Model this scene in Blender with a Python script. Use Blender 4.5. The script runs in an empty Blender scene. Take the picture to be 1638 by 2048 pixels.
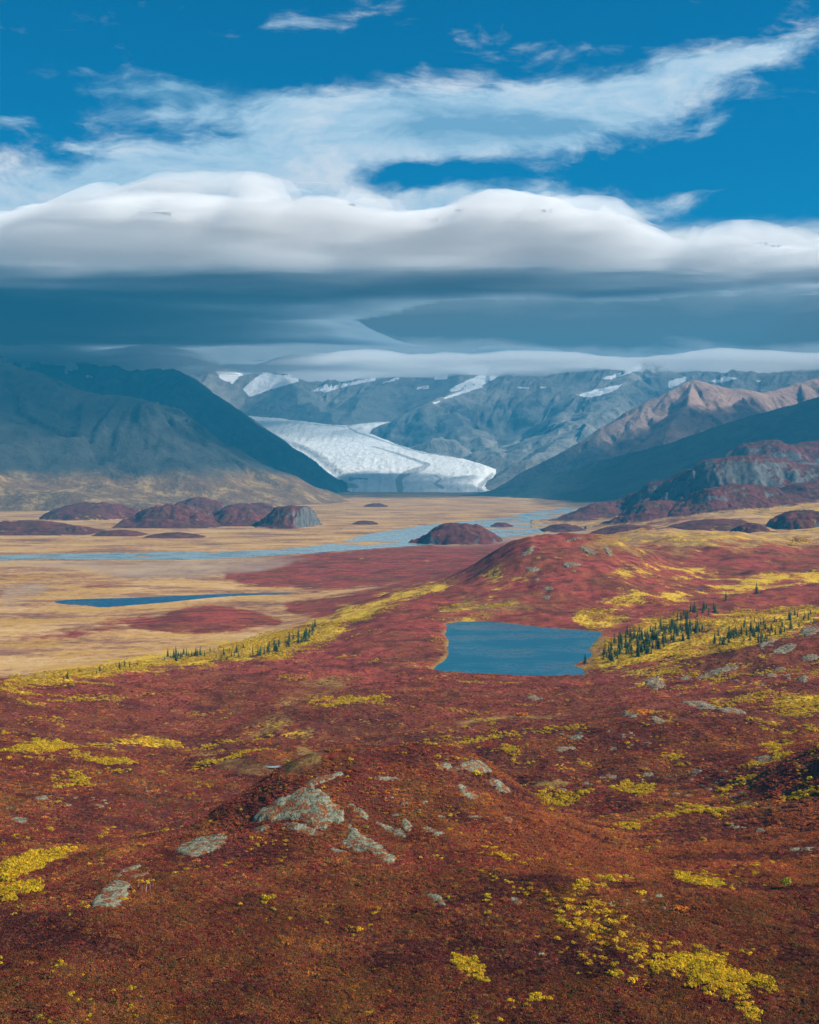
import bpy, math, random
import numpy as np

# ------------------------------------------------------------------ camera, sky, sun, exposure
F, HZ, EYE = 2600.0, 930.0, 200.0          # focal length and eye-level row in photo pixels, eye height (m)
scene = bpy.context.scene
col = scene.collection
cam_d = bpy.data.cameras.new('camera'); cam = bpy.data.objects.new('camera', cam_d); col.objects.link(cam)
cam.location = (0, 0, EYE); cam.rotation_euler = (math.radians(90), 0, 0)
cam_d.sensor_width = 36.0; cam_d.lens = 36.0 * F / 2048.0
cam_d.shift_y = -(1024.0 - HZ) / 2048.0
cam_d.clip_start = 1.0; cam_d.clip_end = 120000.0
scene.camera = cam

SUN_EL = math.radians(37.0)
SUN_AZ = math.radians(97.0)               # clockwise from +Y (view direction) : sun stands to the right
TOSUN = (math.sin(SUN_AZ) * math.cos(SUN_EL), math.cos(SUN_AZ) * math.cos(SUN_EL), math.sin(SUN_EL))
EXPOSURE = 1.0
SKY_STRENGTH = 0.066
HAZE_DENSITY = 7.6e-5
HAZE_COLOR = (0.02, 0.28, 0.52)

from mathutils import Vector
sun_d = bpy.data.lights.new('sun', 'SUN'); sun = bpy.data.objects.new('sun', sun_d); col.objects.link(sun)
sun_d.energy = 4.8; sun_d.angle = math.radians(0.53); sun_d.color = (1.0, 0.93, 0.82)
sun.rotation_euler = Vector(TOSUN).to_track_quat('Z', 'Y').to_euler()
sun.location = (0, 0, 3000)

scene.render.engine = 'CYCLES'
scene.cycles.use_denoising = True
scene.cycles.max_bounces = 8
scene.cycles.diffuse_bounces = 2
scene.cycles.volume_bounces = 8
scene.cycles.transparent_max_bounces = 160
vs = scene.view_settings
vs.view_transform = 'Standard'; vs.look = 'None'; vs.gamma = 1.0; vs.exposure = EXPOSURE
vs.use_curve_mapping = False

# ------------------------------------------------------------------ node helpers
class NT:
    def __init__(s, tree): s.t = tree; s.n = tree.nodes; s.l = tree.links
    def new(s, kind, **kw):
        nd = s.n.new(kind)
        for k, v in kw.items(): setattr(nd, k, v)
        return nd
    def put(s, sock, v):
        if v is None: return
        if hasattr(v, 'is_linked') or hasattr(v, 'links'): s.l.new(v, sock)
        else: sock.default_value = v
    def m(s, op, a, b=None, c=None, clamp=False):
        nd = s.new('ShaderNodeMath', operation=op, use_clamp=clamp)
        s.put(nd.inputs[0], a); s.put(nd.inputs[1], b); s.put(nd.inputs[2], c)
        return nd.outputs[0]
    def step(s, x, a, b):                               # smoothstep from a to b
        nd = s.new('ShaderNodeMapRange', interpolation_type='SMOOTHSTEP')
        s.put(nd.inputs[0], x); s.put(nd.inputs[1], a); s.put(nd.inputs[2], b)
        nd.inputs[3].default_value = 0.0; nd.inputs[4].default_value = 1.0
        return nd.outputs[0]
    def noise(s, vec, scale, detail=4.0, rough=0.55, dist=0.0):
        nd = s.new('ShaderNodeTexNoise', noise_dimensions='3D')
        s.put(nd.inputs['Vector'], vec); nd.inputs['Scale'].default_value = scale
        nd.inputs['Detail'].default_value = detail; nd.inputs['Roughness'].default_value = rough
        nd.inputs['Distortion'].default_value = dist
        return nd.outputs['Fac']
    def vscale(s, vec, xyz, off=(0, 0, 0)):
        nd = s.new('ShaderNodeMapping'); s.put(nd.inputs[0], vec)
        nd.inputs['Scale'].default_value = xyz; nd.inputs['Location'].default_value = off
        return nd.outputs[0]
    def mix(s, f, a, b):
        nd = s.new('ShaderNodeMix', data_type='RGBA')
        s.put(nd.inputs[0], f)
        for sk, v in ((nd.inputs[6], a), (nd.inputs[7], b)):
            if isinstance(v, tuple): v = (*v, 1.0) if len(v) == 3 else v
            s.put(sk, v)
        return nd.outputs[2]
    def ramp(s, x, stops):
        nd = s.new('ShaderNodeValToRGB'); s.put(nd.inputs[0], x)
        e = nd.color_ramp.elements
        while len(e) < len(stops): e.new(0.5)
        for k, (p, c) in enumerate(stops): e[k].position = p; e[k].color = (*c, 1.0)
        return nd.outputs[0]
    def attr(s, name, kind='GEOMETRY'):
        return s.new('ShaderNodeAttribute', attribute_name=name, attribute_type=kind)

def material(name):
    m = bpy.data.materials.new(name); m.use_nodes = True
    t = NT(m.node_tree); t.n.clear()
    out = t.new('ShaderNodeOutputMaterial')
    return m, t, out

def surface(t, out, color, rough=0.9, height=None, bump=0.5, dist=1.0, spec=0.2, trans=None):
    b = t.new('ShaderNodeBsdfPrincipled')
    t.put(b.inputs['Base Color'], (*color, 1.0) if isinstance(color, tuple) else color)
    t.put(b.inputs['Roughness'], rough); b.inputs['Specular IOR Level'].default_value = spec
    if height is not None:
        bp = t.new('ShaderNodeBump'); bp.inputs['Strength'].default_value = bump
        bp.inputs['Distance'].default_value = dist; t.put(bp.inputs['Height'], height)
        t.l.new(bp.outputs[0], b.inputs['Normal'])
    t.l.new(b.outputs[0], out.inputs['Surface'])
    return b

# ------------------------------------------------------------------ world: sky with high clouds
world = bpy.data.worlds.new('World'); scene.world = world; world.use_nodes = True
t = NT(world.node_tree); t.n.clear()
wout = t.new('ShaderNodeOutputWorld')
sky = t.new('ShaderNodeTexSky', sky_type='NISHITA')
sky.sun_disc = False; sky.sun_elevation = SUN_EL; sky.sun_rotation = SUN_AZ
sky.altitude = 1000.0; sky.air_density = 1.0; sky.dust_density = 0.2; sky.ozone_density = 4.0
hs = t.new('ShaderNodeHueSaturation'); hs.inputs['Hue'].default_value = 0.487
hs.inputs['Saturation'].default_value = 2.0; hs.inputs['Value'].default_value = 0.69
t.l.new(sky.outputs[0], hs.inputs['Color'])
tint = t.new('ShaderNodeMix', data_type='RGBA', blend_type='MULTIPLY')
tint.inputs[0].default_value = 1.0; t.l.new(hs.outputs[0], tint.inputs[6]); tint.inputs[7].default_value = (0.16, 0.97, 1.03, 1)
skycol = tint.outputs[2]
tc = t.new('ShaderNodeTexCoord')
sx = t.new('ShaderNodeSeparateXYZ'); t.l.new(tc.outputs['Generated'], sx.inputs[0])
DX, DY, DZ = sx.outputs
az = t.m('ARCTAN2', DX, DY)                            # azimuth, right positive
hor = t.m('SQRT', t.m('ADD', t.m('MULTIPLY', DX, DX), t.m('MULTIPLY', DY, DY)))
el = t.m('DIVIDE', DZ, t.m('MAXIMUM', hor, 0.02))      # tangent of elevation
cu = t.new('ShaderNodeCombineXYZ'); t.l.new(az, cu.inputs[0]); t.l.new(el, cu.inputs[1])
UV = cu.outputs[0]
# warp and streaks
wn = t.new('ShaderNodeTexNoise', noise_dimensions='3D'); t.l.new(t.vscale(UV, (1, 2.2, 1)), wn.inputs['Vector'])
wn.inputs['Scale'].default_value = 7.0; wn.inputs['Detail'].default_value = 5.0
wv = t.new('ShaderNodeVectorMath', operation='SUBTRACT'); t.l.new(wn.outputs['Color'], wv.inputs[0]); wv.inputs[1].default_value = (.5, .5, .5)
wv2 = t.new('ShaderNodeVectorMath', operation='MULTIPLY'); t.l.new(wv.outputs[0], wv2.inputs[0]); wv2.inputs[1].default_value = (0.10, 0.045, 0.0)
wv3 = t.new('ShaderNodeVectorMath', operation='ADD'); t.l.new(UV, wv3.inputs[0]); t.l.new(wv2.outputs[0], wv3.inputs[1])
WUV = wv3.outputs[0]
ws = t.new('ShaderNodeSeparateXYZ'); t.l.new(WUV, ws.inputs[0]); WU, WV = ws.outputs[0], ws.outputs[1]
def skyxy(px, py): return math.atan((px - 819) / F), (HZ - py) / F
def blob(px, py, rx, ry, tilt=0.0, amp=1.0):
    cx, cy = skyxy(px, py); a = math.radians(tilt); ca, sa = math.cos(a), math.sin(a)
    du = t.m('SUBTRACT', WU, cx); dv = t.m('SUBTRACT', WV, cy)
    p = t.m('DIVIDE', t.m('ADD', t.m('MULTIPLY', du, ca), t.m('MULTIPLY', dv, sa)), rx / F)
    q = t.m('DIVIDE', t.m('SUBTRACT', t.m('MULTIPLY', dv, ca), t.m('MULTIPLY', du, sa)), ry / F)
    r2 = t.m('ADD', t.m('MULTIPLY', p, p), t.m('MULTIPLY', q, q))
    return t.m('MULTIPLY', t.m('EXPONENT', t.m('MULTIPLY', r2, -1.0)), amp)
def total(lst):
    o = lst[0]
    for b in lst[1:]: o = t.m('ADD', o, b)
    return o
pos = total([blob(1190, 190, 330, 75, 7, 1.25), blob(1470, 145, 210, 30, 13, 1.0), blob(760, 235, 300, 55, 2, 1.0),
             blob(330, 190, 230, 50, -2, 0.85), blob(150, 380, 420, 60, 13, 1.3), blob(560, 330, 260, 55, 8, 1.15),
             blob(1010, 275, 300, 60, 3, .95), blob(592, 60, 62, 18, 5, .8), blob(25, 272, 60, 16, 4, .8),
             blob(210, 296, 80, 13, 2, .6), blob(1450, 262, 50, 18, 18, .7), blob(30, 90, 55, 14, 3, .5),
             blob(1000, 415, 320, 50, 0, 1.2), blob(450, 440, 500, 60, 0, 1.3), blob(1400, 400, 170, 26, 3, .75),
             blob(1500, 440, 90, 22, 0, .5)])
neg = total([blob(815, 352, 80, 26, 0, .75), blob(300, 432, 26, 18, 0, 1.3), blob(1350, 345, 170, 45, 8, 1.0),
             blob(1560, 395, 150, 60, 0, .7), blob(1350, 455, 260, 22, 0, .7)])
n_big = t.noise(t.vscale(WUV, (1, 3.0, 1), (3.1, 1.7, 0)), 9.0, 7.0, 0.58)
n_fin = t.noise(t.vscale(WUV, (1, 2.4, 1), (7.3, 2.2, 1)), 34.0, 6.0, 0.62)
n_far = t.noise(t.vscale(WUV, (1, 2.6, 1), (9.0, 5.5, 2)), 4.0, 6.0, 0.55)
# outside the frame the same broken cloud goes on by itself
inframe = t.m('MULTIPLY', t.m('SUBTRACT', 1.0, t.step(t.m('ABSOLUTE', az), 0.33, 0.5)), t.m('SUBTRACT', 1.0, t.step(el, 0.34, 0.46)))
inframe = t.m('MULTIPLY', inframe, t.step(DY, 0.0, 0.2))
free = t.m('MULTIPLY', t.step(n_far, 0.46, 0.66), 0.95)
field = t.m('ADD', t.m('MULTIPLY', t.m('SUBTRACT', pos, neg), inframe), t.m('MULTIPLY', free, t.m('SUBTRACT', 1.0, inframe)))
dens = t.m('ADD', field, t.m('ADD', t.m('MULTIPLY', t.m('SUBTRACT', n_big, 0.5), 2.6), t.m('MULTIPLY', t.m('SUBTRACT', n_fin, 0.5), 1.3)))
cover = t.m('MULTIPLY', t.step(dens, 0.22, 1.25), 0.90)
low = t.m('SUBTRACT', 1.0, t.step(t.m('ADD', el, t.m('MULTIPLY', t.m('SUBTRACT', n_big, .5), 0.05)), 0.168, 0.188))
cover = t.m('MAXIMUM', cover, low)
shade = t.m('ADD', t.m('MULTIPLY', t.m('SUBTRACT', n_big, .5), 1.6), t.m('MULTIPLY', t.m('SUBTRACT', n_fin, .5), .8))
darkb = total([blob(1000, 265, 240, 40, 3, .75), blob(970, 425, 45, 24, 0, .8), blob(1100, 420, 50, 24, 0, .6),
               blob(1500, 440, 80, 24, 0, .7), blob(1600, 485, 60, 20, 0, .6), blob(330, 190, 260, 60, 0, .55)])
shade = t.m('SUBTRACT', t.m('ADD', shade, 0.55), t.m('MULTIPLY', darkb, inframe))
cloudc = t.ramp(shade, [(0.0, (1.8, 3.6, 5.1)), (0.45, (4.2, 5.8, 7.0)), (0.8, (6.8, 7.2, 7.6)), (1.0, (8.6, 8.4, 8.2))])
# the far end of the cloud deck, seen low over the horizon: bright tops, dark base, paler air beneath
n_str = t.noise(t.vscale(WUV, (1, 6.0, 1), (1.3, 4.4, 0)), 4.5, 6.0, .55); n_lmp = t.noise(t.vscale(WUV, (1, 2.2, 1), (8.3, 0.4, 3)), 14.0, 6.0, .55)
elw = t.m('ADD', el, t.m('ADD', t.m('MULTIPLY', t.m('SUBTRACT', n_str, .5), .055), t.m('MULTIPLY', t.m('SUBTRACT', n_lmp, .5), .030)))
deckc = t.ramp(t.m('MULTIPLY', elw, 4.0), [(.26, (5.2, 5.9, 6.3)), (.34, (3.4, 4.1, 4.6)), (.385, (1.1, 1.6, 1.9)), (.46, (1.1, 1.6, 1.9)), (.53, (2.2, 2.7, 3.1)), (.60, (6.6, 7.0, 7.3)), (.68, (9.6, 9.3, 8.8)), (.76, (8.0, 8.2, 8.4))])
cloudc = t.mix(t.m('SUBTRACT', 1.0, t.step(el, .165, .195)), cloudc, deckc)
bgc = t.mix(cover, skycol, cloudc)
bg = t.new('ShaderNodeBackground'); t.l.new(bgc, bg.inputs[0]); bg.inputs[1].default_value = SKY_STRENGTH
t.l.new(bg.outputs[0], wout.inputs['Surface'])

# ------------------------------------------------------------------ noise and geometry helpers
_rs = np.random.RandomState(7)
_perm = np.concatenate([_rs.permutation(256)] * 2)
_ga = _rs.rand(256) * 2 * np.pi
_gx, _gy = np.cos(_ga), np.sin(_ga)
def perlin(x, y):
    xi = np.floor(x).astype(np.int64); yi = np.floor(y).astype(np.int64)
    xf = x - xi; yf = y - yi; xi &= 255; yi &= 255
    u = xf * xf * xf * (xf * (xf * 6 - 15) + 10); v = yf * yf * yf * (yf * (yf * 6 - 15) + 10)
    def g(ix, iy, fx, fy):
        h = _perm[_perm[ix & 255] + (iy & 255)]
        return _gx[h] * fx + _gy[h] * fy
    a = g(xi, yi, xf, yf); b = g(xi + 1, yi, xf - 1, yf)
    c = g(xi, yi + 1, xf, yf - 1); d = g(xi + 1, yi + 1, xf - 1, yf - 1)
    return (a + u * (b - a) + v * ((c + u * (d - c)) - (a + u * (b - a)))) * 1.5
def fbm(x, y, o=5, g=0.5, s=0.0):
    r = np.zeros_like(x, dtype=float); a = 1.0; f = 1.0; n = 0.0
    for k in range(o):
        r += a * perlin(x * f + 17.3 * k + s, y * f - 9.7 * k + s * 1.7); n += a; a *= g; f *= 2.03
    return r / n
def ridged(x, y, o=5, g=0.5, s=0.0):
    r = np.zeros_like(x, dtype=float); a = 1.0; f = 1.0; n = 0.0
    for k in range(o):
        r += a * (1 - 2 * np.abs(perlin(x * f + 11.1 * k + s, y * f + 5.3 * k - s))); n += a; a *= g; f *= 2.07
    return r / n
def sstep(x, a, b):
    q = np.clip((x - a) / (b - a), 0, 1); return q * q * (3 - 2 * q)
def W(px, py, D):
    return ((px - 819.0) / F * D, D, EYE - (py - HZ) / F * D)
def plane_pts(pts, z):                                  # photo rows on a level surface of height z -> world x, y
    o = []
    for px, py in pts:
        D = (EYE - z) * F / (py - HZ); o.append(((px - 819.0) / F * D, D))
    return np.array(o)
def poly_sd(x, y, poly):                                # signed distance, negative inside
    poly = np.asarray(poly, float); n = len(poly)
    d = np.full(x.shape, 1e18); ins = np.zeros(x.shape, bool)
    for i in range(n):
        ax, ay = poly[i]; bx, by = poly[(i + 1) % n]
        ex, ey = bx - ax, by - ay
        q = np.clip(((x - ax) * ex + (y - ay) * ey) / (ex * ex + ey * ey + 1e-12), 0, 1)
        d = np.minimum(d, (x - ax - q * ex) ** 2 + (y - ay - q * ey) ** 2)
        c = ((ay <= y) & (by > y)) | ((by <= y) & (ay > y))
        xc = ax + (y - ay) / (ey if abs(ey) > 1e-12 else 1e-12) * ex
        ins ^= c & (x < xc)
    return np.where(ins, -1, 1) * np.sqrt(d)
def smooth_poly(p, k=2):
    p = np.asarray(p, float)
    for _ in range(k):
        q = np.empty((2 * len(p), 2)); nx = np.roll(p, -1, 0)
        q[0::2] = .75 * p + .25 * nx; q[1::2] = .25 * p + .75 * nx; p = q
    return p

def mesh_obj(name, verts, faces, mat, parent=None, smooth=True, attrs=None):
    me = bpy.data.meshes.new(name)
    verts = np.asarray(verts, np.float32); faces = np.asarray(faces, np.int32)
    k = faces.shape[1]
    me.vertices.add(len(verts)); me.vertices.foreach_set('co', verts.ravel())
    me.loops.add(faces.size); me.loops.foreach_set('vertex_index', faces.ravel())
    me.polygons.add(len(faces)); me.polygons.foreach_set('loop_start', np.arange(0, faces.size, k, dtype=np.int32))
    me.polygons.foreach_set('use_smooth', np.full(len(faces), smooth))
    for an, av in (attrs or {}).items():
        at = me.attributes.new(an, 'FLOAT', 'POINT'); at.data.foreach_set('value', np.asarray(av, np.float32).ravel())
    me.update(calc_edges=True)
    if mat: me.materials.append(mat)
    o = bpy.data.objects.new(name, me); col.objects.link(o)
    if parent: o.parent = parent
    return o
def grid_faces(nr, nc):
    i = np.arange(nr * nc).reshape(nr, nc)
    return np.stack([i[:-1, :-1], i[:-1, 1:], i[1:, 1:], i[1:, :-1]], -1).reshape(-1, 4)
def compact(verts, faces, attrs=None):
    used = np.unique(faces); remap = np.full(len(verts), -1); remap[used] = np.arange(len(used))
    return verts[used], remap[faces], {k: np.ravel(v)[used] for k, v in (attrs or {}).items()}
def tag(o, label=None, cat=None, group=None, kind=None):
    if label: o['label'] = label
    if cat: o['category'] = cat
    if group: o['group'] = group
    if kind: o['kind'] = kind
    return o
# ------------------------------------------------------------------ terrain heights
# columns of the tundra: photo column -> list of (distance, height)
def zz(py, D): return EYE - (py - HZ) / F * D
COLS = {
 -1400: [(40, 100), (230, 99), (450, 78), (860, 60), (1268, 20), (1700, 0), (30000, 0)],
 0: [(40, 104), (140, 103), (230, zz(2048, 230)), (285, zz(1850, 285)), (360, zz(1700, 360)), (450, zz(1600, 450)), (570, zz(1500, 570)),
     (780, zz(1400, 780)), (860, zz(1372, 860)), (1000, 33), (1150, 8), (1268, 0), (30000, 0)],
 400: [(40, 104), (140, 103), (235, zz(2048, 235)), (310, zz(1800, 310)), (365, zz(1688, 365)), (400, zz(1645, 400)), (460, 73), (520, 66), (600, 59),
       (680, 51), (880, 41), (1080, 31), (1250, 10), (1444, 0), (30000, 0)],
 600: [(40, 104), (140, 103), (240, zz(2048, 240)), (310, zz(1800, 310)), (350, zz(1690, 350)), (392, zz(1580, 392)), (430, 93), (520, 70), (640, 60), (860, 44), (1060, 37),
       (1250, 27), (1420, 14), (1700, 0), (30000, 0)],
 820: [(40, 104), (140, 103), (240, zz(2048, 240)), (315, zz(1800, 315)), (390, zz(1600, 390)), (430, zz(1542, 430)), (490, 86), (560, 70.8), (620, 64),
       (730, 54), (850, 46), (1000, 38.5), (1150, 37), (1330, 38), (1560, 40), (1700, 36), (2000, 12), (2300, 0), (30000, 0)],
 940: [(40, 104), (140, 103), (240, zz(2048, 240)), (315, zz(1800, 315)), (390, zz(1600, 390)), (435, zz(1522, 435)), (490, 84), (560, 70), (620, 64),
       (730, 54), (850, 46), (1000, 38.5), (1150, 36), (1400, 37), (1600, 40), (1800, 37), (2200, 16), (2600, 0), (30000, 0)],
 1060: [(40, 104), (140, 103), (240, zz(2048, 240)), (300, zz(1830, 300)), (400, zz(1610, 400)), (450, 82), (520, 72), (620, 64),
        (830, 49), (1000, 39), (1150, 36), (1400, 36.5), (1700, 40), (2100, 36), (2600, 12), (3100, 0), (30000, 0)],
 1200: [(40, 104), (140, 103), (240, zz(2048, 240)), (275, zz(1900, 275)), (345, zz(1750, 345)), (430, zz(1650, 430)), (490, 74), (620, 64),
        (830, 50), (1000, 39), (1100, 37), (1354, 37), (1600, 38), (1900, 41), (2400, 40), (3000, 18), (3800, 6), (5200, 0), (30000, 0)],
 1420: [(40, 104), (140, 103), (240, zz(2048, 240)), (275, zz(1900, 275)), (345, zz(1745, 345)), (430, zz(1645, 430)), (500, 75), (620, 66),
        (800, 58), (960, 51), (1100, 44), (1354, 43), (1600, 43), (1900, 44), (2500, 42), (3300, 45), (4500, 60), (6500, 60), (9000, 0), (30000, 0)],
 1638: [(40, 104), (140, 103), (240, zz(2048, 240)), (310, zz(1800, 310)), (420, zz(1650, 420)), (600, zz(1500, 600)), (760, zz(1400, 760)),
        (1000, zz(1300, 1000)), (1120, 56), (1300, 48), (1450, 49), (1800, 48), (2400, 46), (3300, 58), (4500, 90), (5500, 130), (8000, 120), (10000, 0), (30000, 0)],
 3000: [(40, 110), (230, 108), (450, 100), (1000, 90), (1800, 90), (3300, 140), (5500, 260), (8000, 200), (10000, 0), (30000, 0)],
}
_pg = np.arange(-1400, 3001, 20.0); _lg = np.linspace(math.log(40), math.log(30000), 700)
_cx = sorted(COLS)
_ct = np.array([np.interp(_lg, [math.log(a) for a, b in COLS[c]], [b for a, b in COLS[c]]) for c in _cx])
_T = np.array([np.interp(_pg, _cx, _ct[:, k]) for k in range(len(_lg))]).T
def _blur(T, s, ax):
    r = int(3 * s); k = np.exp(-.5 * (np.arange(-r, r + 1) / s) ** 2); k /= k.sum()
    P = np.pad(T, [(r, r) if a == ax else (0, 0) for a in range(2)], mode='edge')
    return sum(k[i] * np.take(P, np.arange(i, i + T.shape[ax]), ax) for i in range(2 * r + 1))
_T = _blur(_blur(_T, 2.6, 0), 4.0, 1)

LAKE_Z, POND_Z = 35.0, 0.25
def rough_shore(P):
    P = smooth_poly(P, 3); c = P - np.roll(P, 1, 0); n = np.stack([c[:, 1], -c[:, 0]], -1); n /= np.linalg.norm(n, axis=1)[:, None] + 1e-9
    k = 2.6 * fbm(P[:, 0] / 14, P[:, 1] / 22, 4, .6, 19.0)
    return P + n * k[:, None]
LAKE = rough_shore(plane_pts([(885, 1247), (925, 1243), (985, 1243), (1040, 1249), (1110, 1257), (1180, 1261), (1204, 1264), (1203, 1272), (1190, 1285),
                  (1176, 1297), (1186, 1306), (1181, 1316), (1160, 1325), (1143, 1330), (1168, 1338), (1172, 1351), (1130, 1353), (1060, 1352),
                  (980, 1349), (920, 1346), (858, 1341), (880, 1328), (897, 1313), (892, 1298), (898, 1283), (888, 1268), (895, 1256)], LAKE_Z))
POND = smooth_poly(plane_pts([(100, 1203), (150, 1198), (250, 1196), (340, 1192), (430, 1188), (520, 1186), (585, 1185), (585, 1188), (500, 1190), (420, 1195),
                  (330, 1205), (240, 1212), (200, 1215), (170, 1210), (130, 1209)], POND_Z), 2)
RIVER = [(-900, 1106), (-300, 1110), (0, 1111), (100, 1108), (300, 1104), (450, 1103), (560, 1099), (640, 1091), (700, 1080), (720, 1070), (790, 1060), (850, 1050), (930, 1043), (1000, 1036),
         (1060, 1024), (1120, 1016), (1210, 1016), (1195, 1034), (1140, 1054), (1080, 1066), (1000, 1076), (900, 1087), (820, 1093), (700, 1101), (600, 1108), (450, 1118), (300, 1121), (150, 1119), (0, 1122), (-300, 1120), (-900, 1116)]
RW = smooth_poly(plane_pts(RIVER, 0.0), 1)
def bump(x, y, px, D, rx, ry, h, p=2.0, ang=0.0):
    cx = (px - 819.0) / F * D; a = math.radians(ang)
    u = ((x - cx) * math.cos(a) + (y - D) * math.sin(a)) / rx; v = (-(x - cx) * math.sin(a) + (y - D) * math.cos(a)) / ry
    return h * np.exp(-(u * u + v * v) ** (p / 2) * 1.0)
def base(x, y):
    D = np.clip(y, 41, 29000); px = np.clip(819 + x / D * F, -1399, 2999)
    fi = (px + 1400) / 20.0; fj = (np.log(D) - _lg[0]) / (_lg[1] - _lg[0])
    i = np.clip(fi.astype(int), 0, len(_pg) - 2); j = np.clip(fj.astype(int), 0, len(_lg) - 2)
    a = fi - i; b = fj - j
    z = (_T[i, j] * (1 - a) + _T[i + 1, j] * a) * (1 - b) + (_T[i, j + 1] * (1 - a) + _T[i + 1, j + 1] * a) * b
    return z
def G(x, y):
    x = np.asarray(x, float); y = np.asarray(y, float)
    z = base(x, y)
    hilly = sstep(z, 6, 26)
    # rolling mounds on the bench
    z = z + hilly * (8.0 * fbm(x / 190, y / 260, 3, .5, 3.0) * sstep(y, 420, 700) + 5.2 * fbm(x / 55, y / 75, 3, .5, 8.0) * sstep(y, 240, 560))
    z = z + hilly * 2.0 * fbm(x / 19, y / 24, 3, .5, 1.0) * (1 - sstep(y, 1500, 3000))
    z = z + hilly * 0.35 * fbm(x / 5.5, y / 5.5, 3, .55, 5.0) * (1 - sstep(y, 500, 1100))
    z = z + bump(x, y, 780, 2750, 330, 420, 11) + bump(x, y, 415, 1700, 105, 120, 7) + bump(x, y, 120, 1560, 150, 60, 3)
    z = z + bump(x, y, 700, 770, 60, 55, 7) + bump(x, y, 1260, 650, 75, 50, 9, 2.0) + bump(x, y, 130, 560, 45, 35, 5) + bump(x, y, 520, 640, 26, 40, 4)
    z = z + bump(x, y, 1790, 480, 40, 95, 22, 2.6, -6) + bump(x, y, 1610, 960, 110, 55, 10, 2, -8) + bump(x, y, 1180, 310, 40, 22, 4)
    z = z + bump(x, y, 1300, 860, 60, 40, 6) + bump(x, y, 330, 860, 140, 40, 4)
    z = z + bump(x, y, 1060, 1500, 55, 60, 5) + bump(x, y, 1240, 1560, 60, 45, 7)
    z = z + bump(x, y, 650, 398, 34, 34, 9, 2.0) + bump(x, y, 925, 432, 30, 24, 8, 2.0) + bump(x, y, 780, 415, 50, 26, 5) - bump(x, y, 760, 535, 100, 52, 11) - bump(x, y, 540, 470, 60, 40, 6) - bump(x, y, 1150, 470, 50, 60, 5)
    z = z - bump(x, y, 180, 440, 45, 60, 5) + bump(x, y, 230, 310, 20, 40, 2.5)
    z = z + bump(x, y, 1125, 1860, 118, 280, 47, 2.4) + bump(x, y, 1030, 1820, 60, 200, 14) + bump(x, y, 1320, 2360, 190, 330, 36) + bump(x, y, 1480, 2250, 180, 200, 12) + bump(x, y, 1225, 1950, 80, 180, 16)
    z = z + (bump(x, y, 1120, 1860, 140, 300, 1.0) + bump(x, y, 1320, 2360, 240, 330, .6)) * (5.0 * fbm(x / 42, y / 60, 5, .55, 15.0) + 2.2 * ridged(x / 30, y / 50, 4, .5, 2.0))
    # lake and pond basins
    m = (y > 850) & (y < 1600) & (np.abs(x) < 400)
    if np.any(m):
        sd = poly_sd(x[m], y[m], LAKE)
        zl = LAKE_Z + np.where(sd < 0, np.maximum(-3.0, sd * 0.22) - 0.1, 0.15 + sd * 0.03)
        w = 1 - sstep(sd, 4, 70)
        zm = z[m]; z[m] = np.where(sd < 0, zl, zm * (1 - w) + np.minimum(np.maximum(zm, zl), zl + 0.10 * np.maximum(sd, 0) + .2) * w)
    m = (y > 2500) & (y < 6800) & (np.abs(x) < 1300) & (z < 14)
    if np.any(m):
        z[m] = z[m] * sstep(poly_sd(x[m], y[m], RW), 0, 150)
    m = (y > 1600) & (y < 2300) & (x > -700) & (x < 50)
    if np.any(m):
        sd = poly_sd(x[m], y[m], POND)
        zm = z[m]; w = 1 - sstep(sd, 4, 40)
        z[m] = np.where(sd < 0, POND_Z + np.maximum(-1.5, sd * .2) - .08, np.maximum(zm * (1 - w), POND_Z + .12) * w + zm * (1 - w))
    return z

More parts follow.
